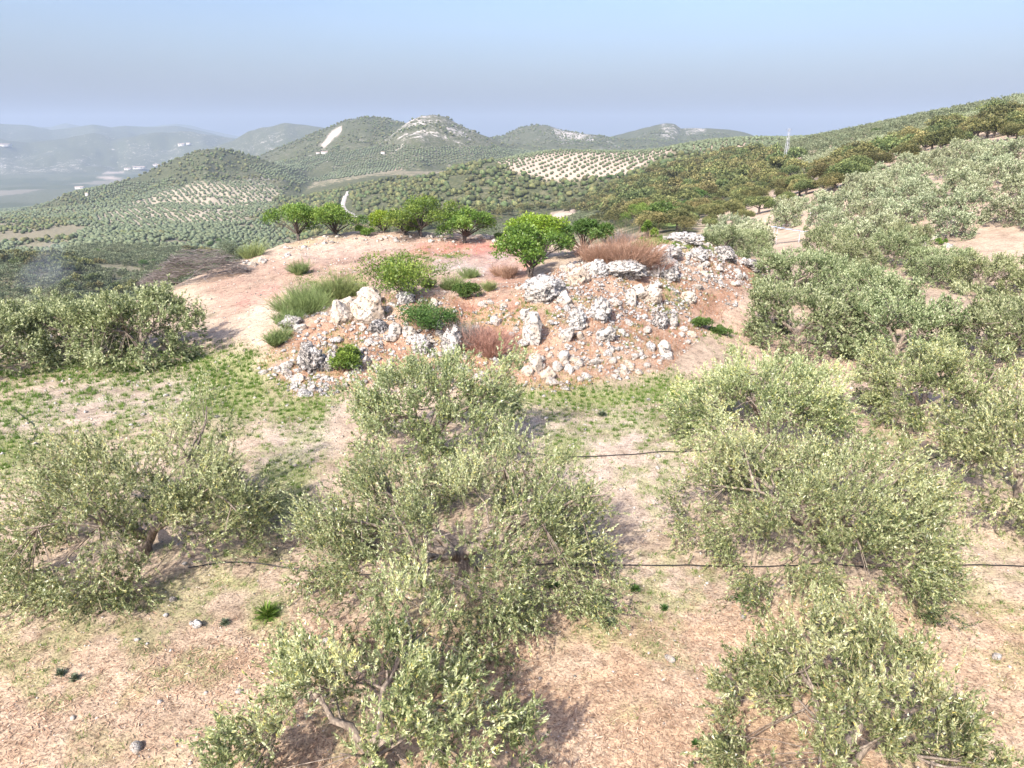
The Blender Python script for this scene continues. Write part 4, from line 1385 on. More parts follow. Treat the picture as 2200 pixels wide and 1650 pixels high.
OAKN = [oak_meshes(300 + i, 'near%d' % i, nleaf=7000, L=.30, W=.20) for i in range(3)]
OAKM = [oak_meshes(310 + i, 'mid%d' % i, nleaf=1500, L=.46, W=.32, nl=12) for i in range(3)]
oakm_far = [loose_proto('distant_oak', oak_meshes(320 + i, 'far%d' % i, nleaf=420, L=.85, W=.62, nl=9)[1][1]) for i in range(3)]
oak_blobs = [blob(40 + i, M['oak'], 2.7, 4.2) for i in range(3)]
rng_k = np.random.default_rng(13)
oak_pts = []
x, y = grid_points(7.2, .1, 95, 300, rng_k, .3)
z = terrain(x, y); px, py = project(x, y, z)
m = inpoly(Z_OAKBAND, px, py - 12, 4) & (vnoise2(x / 17, y / 17, 44) > .22)
oak_pts += [(a, b, c, rng_k.uniform(.5, 1.15) * (1.1 if q > 1750 else .8), 0) for a, b, c, q in zip(x[m], y[m], z[m], px[m])]
x, y = grid_points(7.0, .8, 170, 1250, rng_k, .32)
z = terrain(x, y); px, py = project(x, y, z)
m = inpoly(Z_WOOD, px, py, 2) & ~inpoly(Z_OAKBAND, px, py - 12, 4) & ~inpoly(Z_OLIVE_C, px, py, 2) & ~inpoly(Z_GROVE_C, px, py, 1) & seen(x, y, z + 5) & (vnoise2(x / 28, y / 28, 65) + .25 * vnoise2(x / 9, y / 9, 66) > .36)
m &= ~inpoly([(722, 462), (735, 412), (750, 412), (756, 445), (790, 470), (760, 480)], px, py, 1)
oak_pts += [(a, b, c, .42 + 1.0 * rng_k.random() ** 1.6, 1) for a, b, c in zip(x[m], y[m], z[m])]
x, y = grid_points(8.0, .3, 250, 800, rng_k, .32)
z = terrain(x, y); px, py = project(x, y, z)
m = (inpoly(Z_KNOLL, px, py, 3) | (inpoly(Z_VALLEY_L, px, py) & (vnoise2(x / 45, y / 45, 75) > .80))) & seen(x, y, z + 5)
oak_pts += [(a, b, c, rng_k.uniform(.6, 1.1), 2) for a, b, c in zip(x[m], y[m], z[m])]
x, y = grid_points(8.5, .5, 320, 1500, rng_k, .35)
z, rid_ = terrain(x, y, True); px, py = project(x, y, z)
m = (px < 760) & ~inpoly(Z_GROVE_L, px, py, 3) & ~inpoly(Z_VALLEY_L, px, py, 3) & ~inpoly(Z_WOOD, px, py, 2) & seen(x, y, z + 4) & (vnoise2(x / 50, y / 50, 95) > .30)
oak_pts += [(a, b, c, rng_k.uniform(.45, 1.0), 2) for a, b, c in zip(x[m], y[m], z[m])]
# bushes dotted on the mountains
x, y = grid_points(11, .3, 1150, 3300, rng_k, .45)
z, rid_ = terrain(x, y, True); px, py = project(x, y, z)
m = (rid_ >= 0) & ((rid_ != RID['rocky_peak']) | (rng_k.random(len(x)) < .45)) & ~inpoly(Z_GROVE_L, px, py, 3) & ~inpoly(Z_SCREE, px, py, 4) & ~inpoly(Z_MIDOLIVE, px, py) & seen(x, y, z + 4) & (vnoise2(x / 60, y / 60, 85) + .5 * vnoise2(x / 21, y / 21, 86) > .62)
oak_pts += [(a, b, c, .35 + 1.0 * rng_k.random() ** 1.8, 3) for a, b, c in zip(x[m], y[m], z[m])]
KP = np.array(oak_pts)
KP = KP[np.argsort(np.hypot(KP[:, 0], KP[:, 1]))]
OAK_LABEL = {0: ('dark brownish holm oak in the band above the right-hand olives', 'holm oaks above the right olive rows'),
             1: ('brownish green holm oak of the wood behind the mound', 'holm oaks of the wood behind the mound'),
             2: ('dark holm oak down in the left valley', 'holm oaks in the left valley'),
             3: ('dark bush on the mountainside', 'bushes on the mountains')}
kr = np.hypot(KP[:, 0], KP[:, 1])
NK = 260
for i, (x, y, z, s, g) in enumerate(KP[:NK]):
    lab, grp = oak_place(x, y, z, g)
    plant('holm_oak', lab, 'holm oak', (OAKN if kr[i] < 200 else OAKM)[i % 3], (x, y, z - .1), rng_k.uniform(0, 6.28), (s, s, s * rng_k.uniform(.8, 1.05)), grp)
kq, kd = KP[NK:], kr[NK:]
for lo, hi, pr, nm, lab, ct in ((0, 650, oakm_far, 'oak_wood', 'holm oak wood covering the slopes behind the mound', 'oak wood'),
                                (650, 9e9, oak_blobs, 'distant_scrub', 'dark scrub and far-off oaks speckling the hills', 'scrub')):
    q = kq[(kd >= lo) & (kd < hi)]
    if len(q):
        scatter(nm, lab, ct, q[:, :3], q[:, 3] * (1.0 if lo == 0 else .95), rng_k.uniform(0, 6.28, len(q)), pr)
print('olives', len(OP), 'oaks', len(KP))

# ------------------------------------------------------------------ stones
def worley3(p, seed):
    f = np.floor(p).astype(np.int64)
    d1 = np.full(len(p), 9.0); d2 = np.full(len(p), 9.0); c1 = np.zeros(len(p))
    for dx in (-1, 0, 1):
        for dy in (-1, 0, 1):
            for dz in (-1, 0, 1):
                a, b, c = f[:, 0] + dx, f[:, 1] + dy, f[:, 2] + dz
                q = np.stack([a + _hash(a, b, c, seed), b + _hash(a, b, c, seed + 11), c + _hash(a, b, c, seed + 23)], 1)
                d = np.linalg.norm(p - q, axis=1)
                nearer = d < d1
                d2 = np.where(nearer, d1, np.minimum(d2, d)); c1 = np.where(nearer, _hash(a, b, c, seed + 31), c1); d1 = np.where(nearer, d, d1)
    return c1, d2 - d1


def rock_mb(seed, sub=3, elong=(1, 1, 1), cuts=7, rough=.12, jag=0.0, tall=False):
    rng = np.random.default_rng(seed)
    bm = bmesh.new(); bmesh.ops.create_icosphere(bm, subdivisions=sub, radius=1)
    V = np.array([v.co[:] for v in bm.verts]); F = np.array([[v.index for v in f.verts] for f in bm.faces]); bm.free()
    for k in range(cuts):
        n = unit(rng.normal(size=3) * np.array([1, 1, .3 if tall else .8])); d = rng.uniform(.62, .86) if tall else rng.uniform(.50, .84)
        e = V @ n - d
        V = V - np.maximum(e, 0)[:, None] * n * .94
    nrm = unit(V)
    if sub >= 2:
        V = V + nrm * (rough * vnoise3(V * 2.3 + seed, seed) + rough * .5 * vnoise3(V * 5.5 + seed, seed + 1))[:, None]
    if jag > 0:
        ce, gap = worley3(V * np.array([2.6, 2.6, 3.4]) + seed * .77, seed)
        ce2, gap2 = worley3(V * np.array([6.0, 6.0, 7.5]) + seed * .31, seed + 5)
        V = V + nrm * (jag * 1.1 * (ce - .5) + jag * .5 * (ce2 - .5) - jag * .75 * sstep(.16, 0, gap) - jag * .35 * sstep(.16, 0, gap2))[:, None]
    if False:
        rid = 1 - np.abs(vnoise3(V * np.array([4.2, 4.2, 2.2]) + seed * 1.7, seed + 2))
        rid2 = 1 - np.abs(vnoise3(V * np.array([9, 9, 5]) + seed * 2.7, seed + 3))
        V = V + nrm * (jag * (rid - .6) + jag * .5 * (rid2 - .6))[:, None]
    V = V * np.array(elong)
    mb = MB(); mb.add(V, F, .5)
    return mb


ROCK_S = [rock_mb(400 + i, 2, (1, rng_k.uniform(.7, 1), rng_k.uniform(.5, .85)), 9, .06).mesh('stone_small', M['rock'] if i % 4 else M['rock_tan']) for i in range(12)]
ROCK_M = [rock_mb(430 + i, 4, (1, rng_k.uniform(.7, 1), rng_k.uniform(.55, .95)), 13, .05, .05).mesh('stone_medium', (M['rock'], M['rock_tan'], M['rock_lichen'], M['rock'])[i % 4]) for i in range(10)]


def stone(name, label, me, loc, size, rz, tilt=(0, 0), group=None, cat='rock'):
    o = link(name, me, None, loc)
    o.rotation_euler = (tilt[0], tilt[1], rz); o.scale = size
    return tag(o, label, cat, group)


# px, py of the foot, width px, height px, material, jaggedness, label
BOULDERS = [
    (788, 694, 84, 78, 'rock_tan', 0, 'largest pale split boulder on the left shoulder of the mound'),
    (736, 696, 66, 60, 'rock_tan', 0, 'pinkish boulder leaning against the left of the split boulder'),
    (790, 652, 62, 44, 'rock_tan', 0, 'flat-topped block resting above the split boulder'),
    (742, 662, 42, 28, 'rock_tan', 0, 'low pale stone at the upper left of the pinkish boulder'),
    (878, 633, 40, 34, 'rock', 0, 'rounded white boulder below the spreading almond bush'),
    (850, 632, 26, 16, 'rock_tan', 0, 'small tan stone left of the rounded white boulder'),
    (811, 718, 44, 36, 'rock_dark', 0, 'round black-mottled boulder below the split boulder'),
    (846, 722, 34, 32, 'rock', 0, 'pale wedge stone right of the black-mottled boulder'),
    (838, 735, 40, 16, 'rock', 0, 'flat pale slab under the black-mottled boulder'),
    (664, 800, 76, 74, 'rock_dark', .22, 'tall black-lichened outcrop at the left foot of the mound'),
    (718, 796, 66, 44, 'rock_dark', .22, 'low black-lichened outcrop below the bright green bush'),
    (1142, 738, 48, 84, 'rock', 0, 'tall standing stone in the middle of the mound face'),
    (1128, 688, 26, 30, 'rock', 0, 'pointed stone at the shoulder of the standing stone'),
    (1150, 796, 38, 44, 'rock_tan', 0, 'upright tan boulder at the foot of the mound, right of centre'),
    (1176, 814, 44, 28, 'rock_tan', 0, 'squat tan block right of the upright foot boulder'),
    (1133, 806, 32, 24, 'rock_tan', 0, 'small block left of the upright foot boulder'),
    (1212, 778, 30, 30, 'rock', 0, 'white triangular stone below the face of the mound'),
    (1218, 732, 42, 34, 'rock', 0, 'slanting white slab right of the standing stone'),
    (1172, 648, 112, 58, 'rock_lichen', .20, 'big crumbling white outcrop at the front of the plateau'),
    (1212, 655, 42, 36, 'rock', 0, 'smooth white boulder at the right end of the crumbling outcrop'),
    (1243, 612, 60, 44, 'rock_tan', .10, 'cream boulder between the crumbling outcrop and the dry thicket'),
    (1288, 590, 62, 36, 'rock_lichen', .20, 'grey crag left of the dry red thicket'),
    (1380, 584, 30, 46, 'rock', 0, 'upright white stone standing on the crest'),
    (1340, 600, 120, 36, 'rock_lichen', .22, 'long flat outcrop below the dry red thicket'),
    (1402, 590, 36, 26, 'rock', 0, 'white block right of the upright crest stone'),
    (1435, 600, 60, 60, 'rock_lichen', .22, 'broken white crag on the right of the crest'),
    (1428, 552, 90, 26, 'rock_lichen', .22, 'white ledge running along the crest above the thicket'),
    (1470, 522, 96, 24, 'rock_lichen', .22, 'topmost white ledge among green grass'),
    (1500, 560, 50, 28, 'rock_lichen', .2, 'grey crag on the orange slope below the green grass'),
    (1556, 560, 60, 30, 'rock_dark', .22, 'dark crag at the right shoulder of the mound'),
    (1618, 584, 60, 28, 'rock_dark', .22, 'darkest crag at the far right end of the mound'),
    (1420, 706, 38, 40, 'rock_dark', .16, 'black-mottled boulder on the right of the mound face'),
    (1446, 702, 26, 32, 'rock_lichen', .10, 'thin mottled slab beside the black-mottled right boulder'),
    (1428, 765, 34, 42, 'rock', 0, 'grey pointed boulder at the right foot of the mound'),
    (1290, 690, 60, 54, 'rock_lichen', .22, 'ribbed white outcrop in the middle of the right face'),
    (1240, 705, 48, 44, 'rock_lichen', .22, 'ribbed pale outcrop left of the middle one'),
    (1300, 735, 50, 40, 'rock_lichen', .20, 'low white outcrop under the ribbed one'),
    (1400, 650, 54, 40, 'rock_tan', .12, 'cream boulder on the upper right face'),
    (1356, 655, 30, 42, 'rock', 0, 'narrow white stone with a dark cleft on the upper right face'),
    (1372, 640, 44, 32, 'rock_tan', .08, 'tan boulder above the narrow white stone'),
    (1480, 650, 40, 26, 'rock_tan', .14, 'brown hollowed boulder on the right slope'),
    (970, 770, 54, 80, 'rock_lichen', .22, 'pale mottled outcrop behind the top of the centre olive'),
    (905, 760, 50, 46, 'rock_lichen', .18, 'mottled rock pile behind the centre olive'),
    (880, 728, 40, 30, 'rock', .05, 'heap-forming white block below the bramble'),
    (620, 710, 60, 30, 'rock_lichen', .16, 'slanting pale ledge beside the small broom bush'),
    (870, 650, 50, 26, 'rock_lichen', .16, 'low white outcrop behind the bramble'),
    (940, 705, 36, 26, 'rock_lichen', .16, 'white rock at the right end of the bramble'),
    (424, 1350, 22, 20, 'rock', 0, 'lone white stone on the bare soil, lower left'),
    (1222, 800, 26, 22, 'rock', 0, 'white stone at the mound foot before the grass strip'),
]
BOULDER_XY = []
for i, (px, py, w, hgt, mt, jag, lab) in enumerate(BOULDERS):
    h = hit(px, py)
    if h is None: continue
    dist = math.sqrt(h[0] ** 2 + h[1] ** 2 + (h[2] - CAM_Z) ** 2)
    w *= .88; ww = w / FPX * dist; hh_ = hgt / FPX * dist * (.86 if jag else .80)
    rng = np.random.default_rng(700 + i)
    big = w > 30
    mb = rock_mb(500 + i, 5 if jag else 5 if w > 50 else 4, (1, 1, 1), 15 if not jag else 5, .06 + .03 * rng.random(), jag if jag else .05, (not jag) and hgt > w * 1.05)
    V = mb.v[0]
    ext = V.max(0) - V.min(0); V -= (V.max(0) + V.min(0)) / 2
    depth = ww * rng.uniform(.7, 1.0)
    V *= np.array([ww / ext[0], depth / ext[1], hh_ * 1.5 / ext[2]])
    V[:, 2] += hh_ * .25
    o = link('boulder' if not jag else 'outcrop', mb.mesh('boulder', M[mt], jag == 0 and False), None, (h[0], h[1] + depth * .25, tz(h[0], h[1] + depth * .25) * .5 + h[2] * .5))
    o.rotation_euler = (0, rng.normal(0, .05), 0)
    tag(o, lab, 'boulder' if not jag else 'outcrop', 'boulders and outcrops of the mound')
    BOULDER_XY.append((h[0], h[1], ww))

SLOPE = NEAR_ZONES[11][1]
rng_r = np.random.default_rng(21)
stones = []     # x,y,size,zone


def spread(n, xr, yr, poly, smin, smax, power, zone, nseed=0, nthr=-9):
    x = rng_r.uniform(*xr, n); y = rng_r.uniform(*yr, n)
    z = terrain(x, y); px, py = project(x, y, z)
    m = inpoly(poly, px, py)
    if nthr > -2:
        m &= fbm2(x * .5, y * .5, 3, nseed) > nthr
    for a, b in zip(x[m], y[m]):
        stones.append((a, b, smin + (smax - smin) * rng_r.random() ** power, zone))


spread(6500, (-14, 24), (29, 62), SLOPE, .045, .40, 4.4, 0, 3, -.16)
spread(2200, (-14, 14), (29, 48), [(560, 800), (700, 720), (900, 700), (1100, 740), (1420, 760), (1420, 800), (1150, 830), (640, 855)], .05, .36, 3.4, 0)
spread(1300, (6, 24), (40, 66), [(1380, 545), (1500, 500), (1660, 585), (1560, 640), (1440, 620)], .06, .38, 3.2, 0)
spread(2600, (-32, 4), (48, 72), [(480, 575), (560, 555), (640, 520), (700, 508), (1090, 508), (1080, 522), (720, 522), (600, 560), (520, 585)], .07, .36, 3, 1)
spread(360, (-24, 2), (42, 68), [(520, 600), (640, 530), (1080, 520), (1080, 600), (880, 620), (600, 640)], .05, .16, 3, 1)
spread(90, (13, 20), (34, 42), [(1685, 725), (1740, 725), (1745, 765), (1685, 765)], .15, .4, 1.5, 2)
spread(900, (-34, -18), (34, 44), [(20, 690), (90, 690), (110, 730), (20, 735)], .1, .4, 2, 3)
spread(900, (40, 75), (60, 95), [(1905, 512), (2030, 512), (2040, 535), (1910, 535)], .15, .7, 2, 4)
spread(900, (-25, 25), (8, 32), [(0, 760), (2200, 840), (2200, 1650), (0, 1650)], .03, .14, 4, 5)
stones.sort(key=lambda s: -s[2] / math.hypot(s[0], s[1]))
STONE_LABEL = {0: ('white limestone rubble stone lying on the face of the mound', 'rubble stones on the mound'),
               1: ('white stone along the far rim of the plateau', 'stones on the plateau rim'),
               2: ('stone heaped at the foot of the leaning dark olive trunk', 'cairn stones at the olive trunk'),
               3: ('white stone beside the olives at the left edge', 'stones at the left edge'),
               4: ('white stone in the clearing on the right slope', 'stones in the right clearing'),
               5: ('small white stone lying on the bare grove soil', 'stones on the grove soil')}
NS = 250
for i, (x, y, s, zn) in enumerate(stones[:NS]):
    lab, grp = STONE_LABEL[zn]
    if zn == 0:
        px, py = project(np.array([x]), np.array([y]), np.array([tz(x, y)])); px, py = px[0], py[0]
        if px < 760: lab, grp = 'white rubble stone near the black-lichened outcrops at the left foot of the mound', 'rubble stones at the left foot'
        elif px < 1050: lab, grp = 'white rubble stone between the split boulder and the dry bramble', 'rubble stones in the middle left'
        elif px < 1260 and py > 745: lab, grp = 'white rubble stone at the foot of the mound below the standing stone', 'rubble stones below the standing stone'
        elif px < 1260: lab, grp = 'white rubble stone beside the standing stone or above it', 'rubble stones around the standing stone'
        elif py > 680: lab, grp = 'white rubble stone low on the right face of the mound', 'rubble stones low on the right face'
        elif px < 1450: lab, grp = 'white rubble stone among the ribbed outcrops of the right face', 'rubble stones among the ribbed outcrops'
        else: lab, grp = 'white rubble stone on the orange right shoulder of the mound', 'rubble stones on the right shoulder'
    me = ROCK_M[i % 10] if s > .28 else ROCK_S[i % 12]
    k = rng_r.uniform(.8, 1.2, 3) * s
    zc = tz(x, y)
    stone('stone', lab, me, (x, y, zc + s * .18 + (.25 * s if zn == 2 else 0)), k, rng_r.uniform(0, 6.28), (rng_r.normal(0, .25), rng_r.normal(0, .25)), grp)


def merged(name, label, cat, meshes, P, S, mat):
    """many tiny pieces joined into one mesh"""
    mb = MB()
    rng = np.random.default_rng(len(P))
    for V, F in meshes:
        pass
    k = rng.integers(0, len(meshes), len(P))
    for q, (V, F) in enumerate(meshes):
        sel = np.where(k == q)[0]
        if not len(sel): continue
        a = rng.uniform(0, 6.28, len(sel)); ca, sa = np.cos(a)[:, None], np.sin(a)[:, None]
        vx = V[None, :, 0] * ca - V[None, :, 1] * sa; vy = V[None, :, 0] * sa + V[None, :, 1] * ca
        W_ = np.stack([vx, vy, np.broadcast_to(V[None, :, 2], vx.shape)], -1) * S[sel][:, None, None] + P[sel][:, None, :]
        FF = F[None] + (np.arange(len(sel)) * len(V))[:, None, None]
        mb.add(W_.reshape(-1, 3), FF.reshape(-1, F.shape[1]), np.repeat(rng.normal(.5, .2, len(sel)), len(V)))
    return tag(link(name, mb.mesh(name, mat)), label, cat, None, 'stuff')


def pebble_shape(seed):
    rng = np.random.default_rng(seed)
    V = np.array([[1, 0, 0], [0, 1, 0], [-1, 0, 0], [0, -1, 0], [0, 0, .7], [.1, .1, -.5]], float) * rng.uniform(.7, 1.2, (6, 3)) + rng.normal(0, .12, (6, 3))
    F = np.array([[0, 1, 4], [1, 2, 4], [2, 3, 4], [3, 0, 4], [1, 0, 5], [2, 1, 5], [3, 2, 5], [0, 3, 5]])
    return V, F


PEB = [pebble_shape(i) for i in range(8)]
st_rest = np.array([(a, b, c) for a, b, c, d in stones[NS:]])
zz = terrain(st_rest[:, 0], st_rest[:, 1])
rk = []
for i in range(6):
    mbx = rock_mb(450 + i, 1, (1, .85, .7), 5)
    rk.append((mbx.v[0], mbx.f[0]))
merged('rubble', 'white limestone rubble strewn over the mound', 'rubble', rk, np.stack([st_rest[:, 0], st_rest[:, 1], zz + st_rest[:, 2] * .12], 1), st_rest[:, 2], M['rock'])

n = 70000
x = rng_r.uniform(-14, 24, n); y = rng_r.uniform(29, 64, n)
z = terrain(x, y); px, py = project(x, y, z)
ro = inpoly([(1110, 640), (1240, 570), (1400, 545), (1520, 520), (1620, 580), (1480, 640), (1330, 760), (1240, 780), (1200, 700)], px, py, 10)
lf = inpoly([(620, 820), (700, 720), (860, 700), (1010, 760), (1000, 800), (660, 850)], px, py, 10)
m = inpoly(SLOPE, px, py, 8) & (rng_r.random(n) < np.where(ro | lf, 1.0, .4) * sstep(-.3, .25, fbm2(x * .7, y * .7, 3, 29)))
x, y, z = x[m], y[m], z[m]
s_ = .035 + .12 * rng_r.random(len(x)) ** 3
print('chips', len(x))
merged('stone_chips', 'small pale stone chips filling the mound between the larger rocks', 'rubble', PEB, np.stack([x, y, z + s_ * .2], 1), s_ * 1.2, M['rock_lichen'])

# pebbles, thicker where the ground is gravelly
n = 60000
rr_ = np.exp(rng_r.uniform(math.log(7.5), math.log(72), n)); aa_ = rng_r.uniform(-.80, .80, n)
x, y = rr_ * np.sin(aa_), rr_ * np.cos(aa_)
z = terrain(x, y); px, py = project(x, y, z)
dens = .10 + .14 * (fbm2(x * .4, y * .4, 3, 91) > .1)
for nm, poly, *_ in NEAR_ZONES:
    if nm == 'gravel': dens = np.where(inpoly(poly, px, py, 25), .55, dens)
    if nm in ('slope', 'pale', 'plateau'): dens = np.where(inpoly(poly, px, py, 10), .5, dens)
    if nm == 'mulch': dens = np.where(inpoly(poly, px, py), .07, dens)
m = (rng_r.random(n) < dens) & (np.abs(px - 1100) < 1250) & (py < 1720)
x, y, z = x[m], y[m], z[m]
merged('pebbles', 'small pale pebbles scattered over the soil', 'pebbles', PEB, np.stack([x, y, z + .004], 1),
       np.clip(rng_r.lognormal(-3.75, .5, len(x)) * np.clip(np.hypot(x, y) / 25, .7, 1.8), .008, .12), M['rock'])

# ------------------------------------------------------------------ grass, straw and dry stalks
def blades(name, label, cat, x, y, z, hgt, wid, tint, mat, lean=.5, rng=rng_r):
    n = len(x)
    a = rng.uniform(0, 6.28, n)
    u = np.stack([np.cos(a), np.sin(a), np.zeros(n)], 1) * (wid * .5)[:, None]
    d = np.stack([rng.normal(0, lean, n), rng.normal(0, lean, n), np.ones(n)], 1)
    d = unit(d) * hgt[:, None]
    b = np.stack([x, y, z - .01], 1)
    mb = MB(); mb.tris(np.stack([b - u, b + u, b + d], 1), tint)
    return tag(link(name, mb.mesh(name, M[mat])), label, cat, None, 'stuff')


n = 1250000
rr_ = np.sqrt(rng_r.uniform(7.5 ** 2, 60 ** 2, n)); aa_ = rng_r.uniform(-.78, .78, n)
x, y = rr_ * np.sin(aa_), rr_ * np.cos(aa_)
# gather blades into tufts
tx = np.round(x * 2.4) / 2.4; ty = np.round(y * 2.4) / 2.4
jx = (_hash((tx * 24).astype(np.int64), (ty * 24).astype(np.int64), np.zeros(n, np.int64), 3) - .5) * .4
jy = (_hash((tx * 24).astype(np.int64), (ty * 24).astype(np.int64), np.ones(n, np.int64), 3) - .5) * .4
k = rng_r.random(n) < .6
x = np.where(k, tx + jx + (x - tx) * .35, x); y = np.where(k, ty + jy + (y - ty) * .35, y)
z = terrain(x, y); px, py = project(x, y, z)
g = green_mask(px, py, x, y)
m = rng_r.random(n) < g * .95
m &= (np.abs(px - 1100) < 1200) & (py < 1700)
x, y, z = x[m], y[m], z[m]
print('grass blades', len(x))
blades('grass', 'patches of short green grass between the olives', 'grass', x, y, z, rng_r.uniform(.05, .17, len(x)) * np.clip(np.hypot(x, y) / 24, .8, 1.5), rng_r.uniform(.010, .020, len(x)) * np.clip(np.hypot(x, y) / 20, .8, 2.2),
       np.clip(.42 + .22 * fbm2(x * .7, y * .7, 3, 95) + rng_r.normal(0, .16, len(x)), 0, 1.2), 'grass', .55)

n = 240000
x = rng_r.uniform(-16, 25, n); y = rng_r.uniform(29, 64, n)
z = terrain(x, y); px, py = project(x, y, z)
m = inpoly(SLOPE, px, py, 6)
m &= rng_r.random(n) < sstep(-.25, .25, fbm2(x * .8, y * .8, 3, 97)) * .62 + .05
x, y, z = x[m], y[m], z[m]
print('dry blades', len(x))
blades('dry_grass', 'bleached orange dry grass over the mound', 'dry grass', x, y, z, rng_r.uniform(.10, .34, len(x)), rng_r.uniform(.012, .028, len(x)),
       np.clip(.45 + .3 * fbm2(x * .45, y * .45, 3, 98) + rng_r.normal(0, .18, len(x)), 0, 1.2), 'dry', .5)
# straw and wood chips under the nearest trees
n = 110000
rr_ = np.sqrt(rng_r.uniform(6.5 ** 2, 19 ** 2, n)); aa_ = rng_r.uniform(-.85, .85, n)
x, y = rr_ * np.sin(aa_), rr_ * np.cos(aa_)
z = terrain(x, y); px, py = project(x, y, z)
mz = sstep(70, -70, poly_sd(NEAR_ZONES[0][1], px, py)) * (.25 + .75 * sstep(-.2, .35, fbm2(x * .5, y * .5, 3, 99)))
m = (rng_r.random(n) < mz * .8 + .05) & (np.abs(px - 1100) < 1250) & (py < 1750)
x, y, z = x[m], y[m], z[m]; n = len(x)
print('straw', n)
a = rng_r.uniform(0, 6.28, n); el = rng_r.normal(0, .18, n)
d = np.stack([np.cos(a) * np.cos(el), np.sin(a) * np.cos(el), np.sin(el)], 1)
u = np.stack([-np.sin(a), np.cos(a), rng_r.normal(0, .3, n)], 1) * rng_r.uniform(.003, .008, n)[:, None]
ln = rng_r.uniform(.03, .14, n)[:, None]
p = np.stack([x, y, z + .015 + rng_r.random(n) * .02], 1)
mb = MB(); mb.quads(np.stack([p - d * ln / 2 - u, p - d * ln / 2 + u, p + d * ln / 2 + u, p + d * ln / 2 - u], 1), np.clip(rng_r.normal(.5, .24, n), 0, 1.2))
tag(link('straw', mb.mesh('straw', M['straw'])), 'straw and shredded prunings littering the foreground soil', 'straw', None, 'stuff')

# ------------------------------------------------------------------ almond trees and bushes of the mound
def almond_meshes(seed, tag_, mat='almond', **kw):
    tr, cr = almond_tree(seed, **kw)
    return [('trunk', tr.mesh('almond_trunk_' + tag_, M['darkbark'], True)), ('crown', cr.mesh('almond_crown_' + tag_, M[mat]))]


def size_at(h, px_):
    return px_ / FPX * math.sqrt(h[0] ** 2 + h[1] ** 2 + (h[2] - CAM_Z) ** 2)


ALMONDS = [  # foot px, crown width px, height px, seed, material, label
    ((641, 517), 112, 66, 1, 'almond', 'almond tree with a pale thick trunk at the left end of the plateau rim'),
    ((722, 506), 104, 56, 2, 'almond', 'almond tree second from the left on the plateau rim'),
    ((905, 509), 138, 76, 3, 'almond', 'largest almond tree, domed, in the middle of the plateau rim'),
    ((998, 521), 92, 66, 4, 'almond', 'small almond tree with a dark leaning trunk, right on the plateau rim'),
    ((825, 500), 62, 40, 5, 'almond_pale', 'low yellowish almond tree left of the largest one'),
    ((868, 505), 70, 44, 12, 'almond', 'dark green almond tree tucked behind the left of the largest one'),
    ((1140, 596), 140, 100, 6, 'almond', 'bright almond tree with a bare double trunk on the plateau front'),
    ((1165, 560), 120, 92, 7, 'almond_pale', 'yellow-green almond tree rising behind the bare-trunked one'),
    ((1255, 545), 104, 62, 8, 'bush', 'dark green tree left of the dry red thicket'),
    ((1375, 500), 60, 62, 9, 'almond', 'fresh green tree in the dip behind the dry thicket'),
]
for i, ((px, py), w, hp, sd, mt, lab) in enumerate(ALMONDS):
    h = hit_near(px, py) if px != 1375 else hit(px, py)
    R = size_at(h, w) / 2 * 1.28; H = size_at(h, hp) * 1.05
    parts = almond_meshes(800 + sd, str(i), mt, R=R, H=H, nl=15, nleaf=7000, L=.19, W=.085, trunk_h=H * (.24 if i in (0, 2, 3, 6) else .12))
    plant('almond_tree' if mt != 'bush' else 'green_tree', lab, 'almond tree' if mt != 'bush' else 'tree', parts, h, group='almond trees of the plateau' if mt != 'bush' else None)


def bush_meshes(seed, mat, R, H, nl, nleaf, L, W, stemmat='darkbark'):
    st, cr = shrub(seed, R, H, nl, nleaf, L, W)
    return [('stems', st.mesh('bush_stems', M[stemmat])), ('foliage', cr.mesh('bush_foliage', M[mat]))]


BUSHES = [  # foot, width px, height px, material, leaf, label
    ((868, 632), 205, 92, 'almond', .16, 18, 'spreading bright green almond bush behind the rounded white boulder'),
    ((752, 790), 86, 66, 'almond', .14, 11, 'bright green bush among the rocks at the left foot of the mound'),
    ((930, 706), 134, 62, 'bush', .11, 14, 'dark green bramble sprawling over the rocks of the mound'),
    ((1000, 640), 70, 34, 'bush', .11, 8, 'low dark green bush at the plateau front edge'),
    ((780, 503), 50, 22, 'almond', .12, 5, 'low green bush between the almond trees on the rim'),
    ((1085, 513), 60, 22, 'bush', .12, 5, 'low green bush at the right end of the plateau rim'),
    ((380, 585), 84, 46, 'oak', .09, 7, 'yellowish green bush left of the brush pile'),
    ((482, 562), 96, 50, 'greyweed', .11, 10, 'grey-green rounded bush behind the brush pile'),
    ((45, 690), 90, 70, 'oak', .14, 8, 'brownish holm oak bush at the left edge below the valley'),
    ((120, 660), 70, 40, 'oak', .14, 6, 'second brownish bush at the left edge, further right'),
    ((1500, 700), 54, 22, 'bush', .11, 8, 'dark low bush in shade at the right foot of the mound'),
    ((1545, 715), 50, 18, 'bush', .11, 8, 'small dark bush beside the shaded one'),
    ((1885, 525), 50, 38, 'almond', .14, 5, 'vivid green bush in the clearing on the right slope'),
    ((1970, 520), 36, 24, 'almond', .14, 4, 'small vivid green bush right of the taller vivid one'),
    ((2020, 525), 24, 14, 'almond', .12, 4, 'tiny vivid green plant in the bare clearing'),
    ((1635, 530), 40, 22, 'bush', .12, 4, 'dark green rounded bush beside the tilted metal sheet'),
    ((1390, 512), 40, 46, 'almond', .14, 5, 'upright fresh green bush behind the crest'),
    ((1330, 505), 70, 34, 'oak', .14, 6, 'brownish oak bush behind the dry thicket'),
]
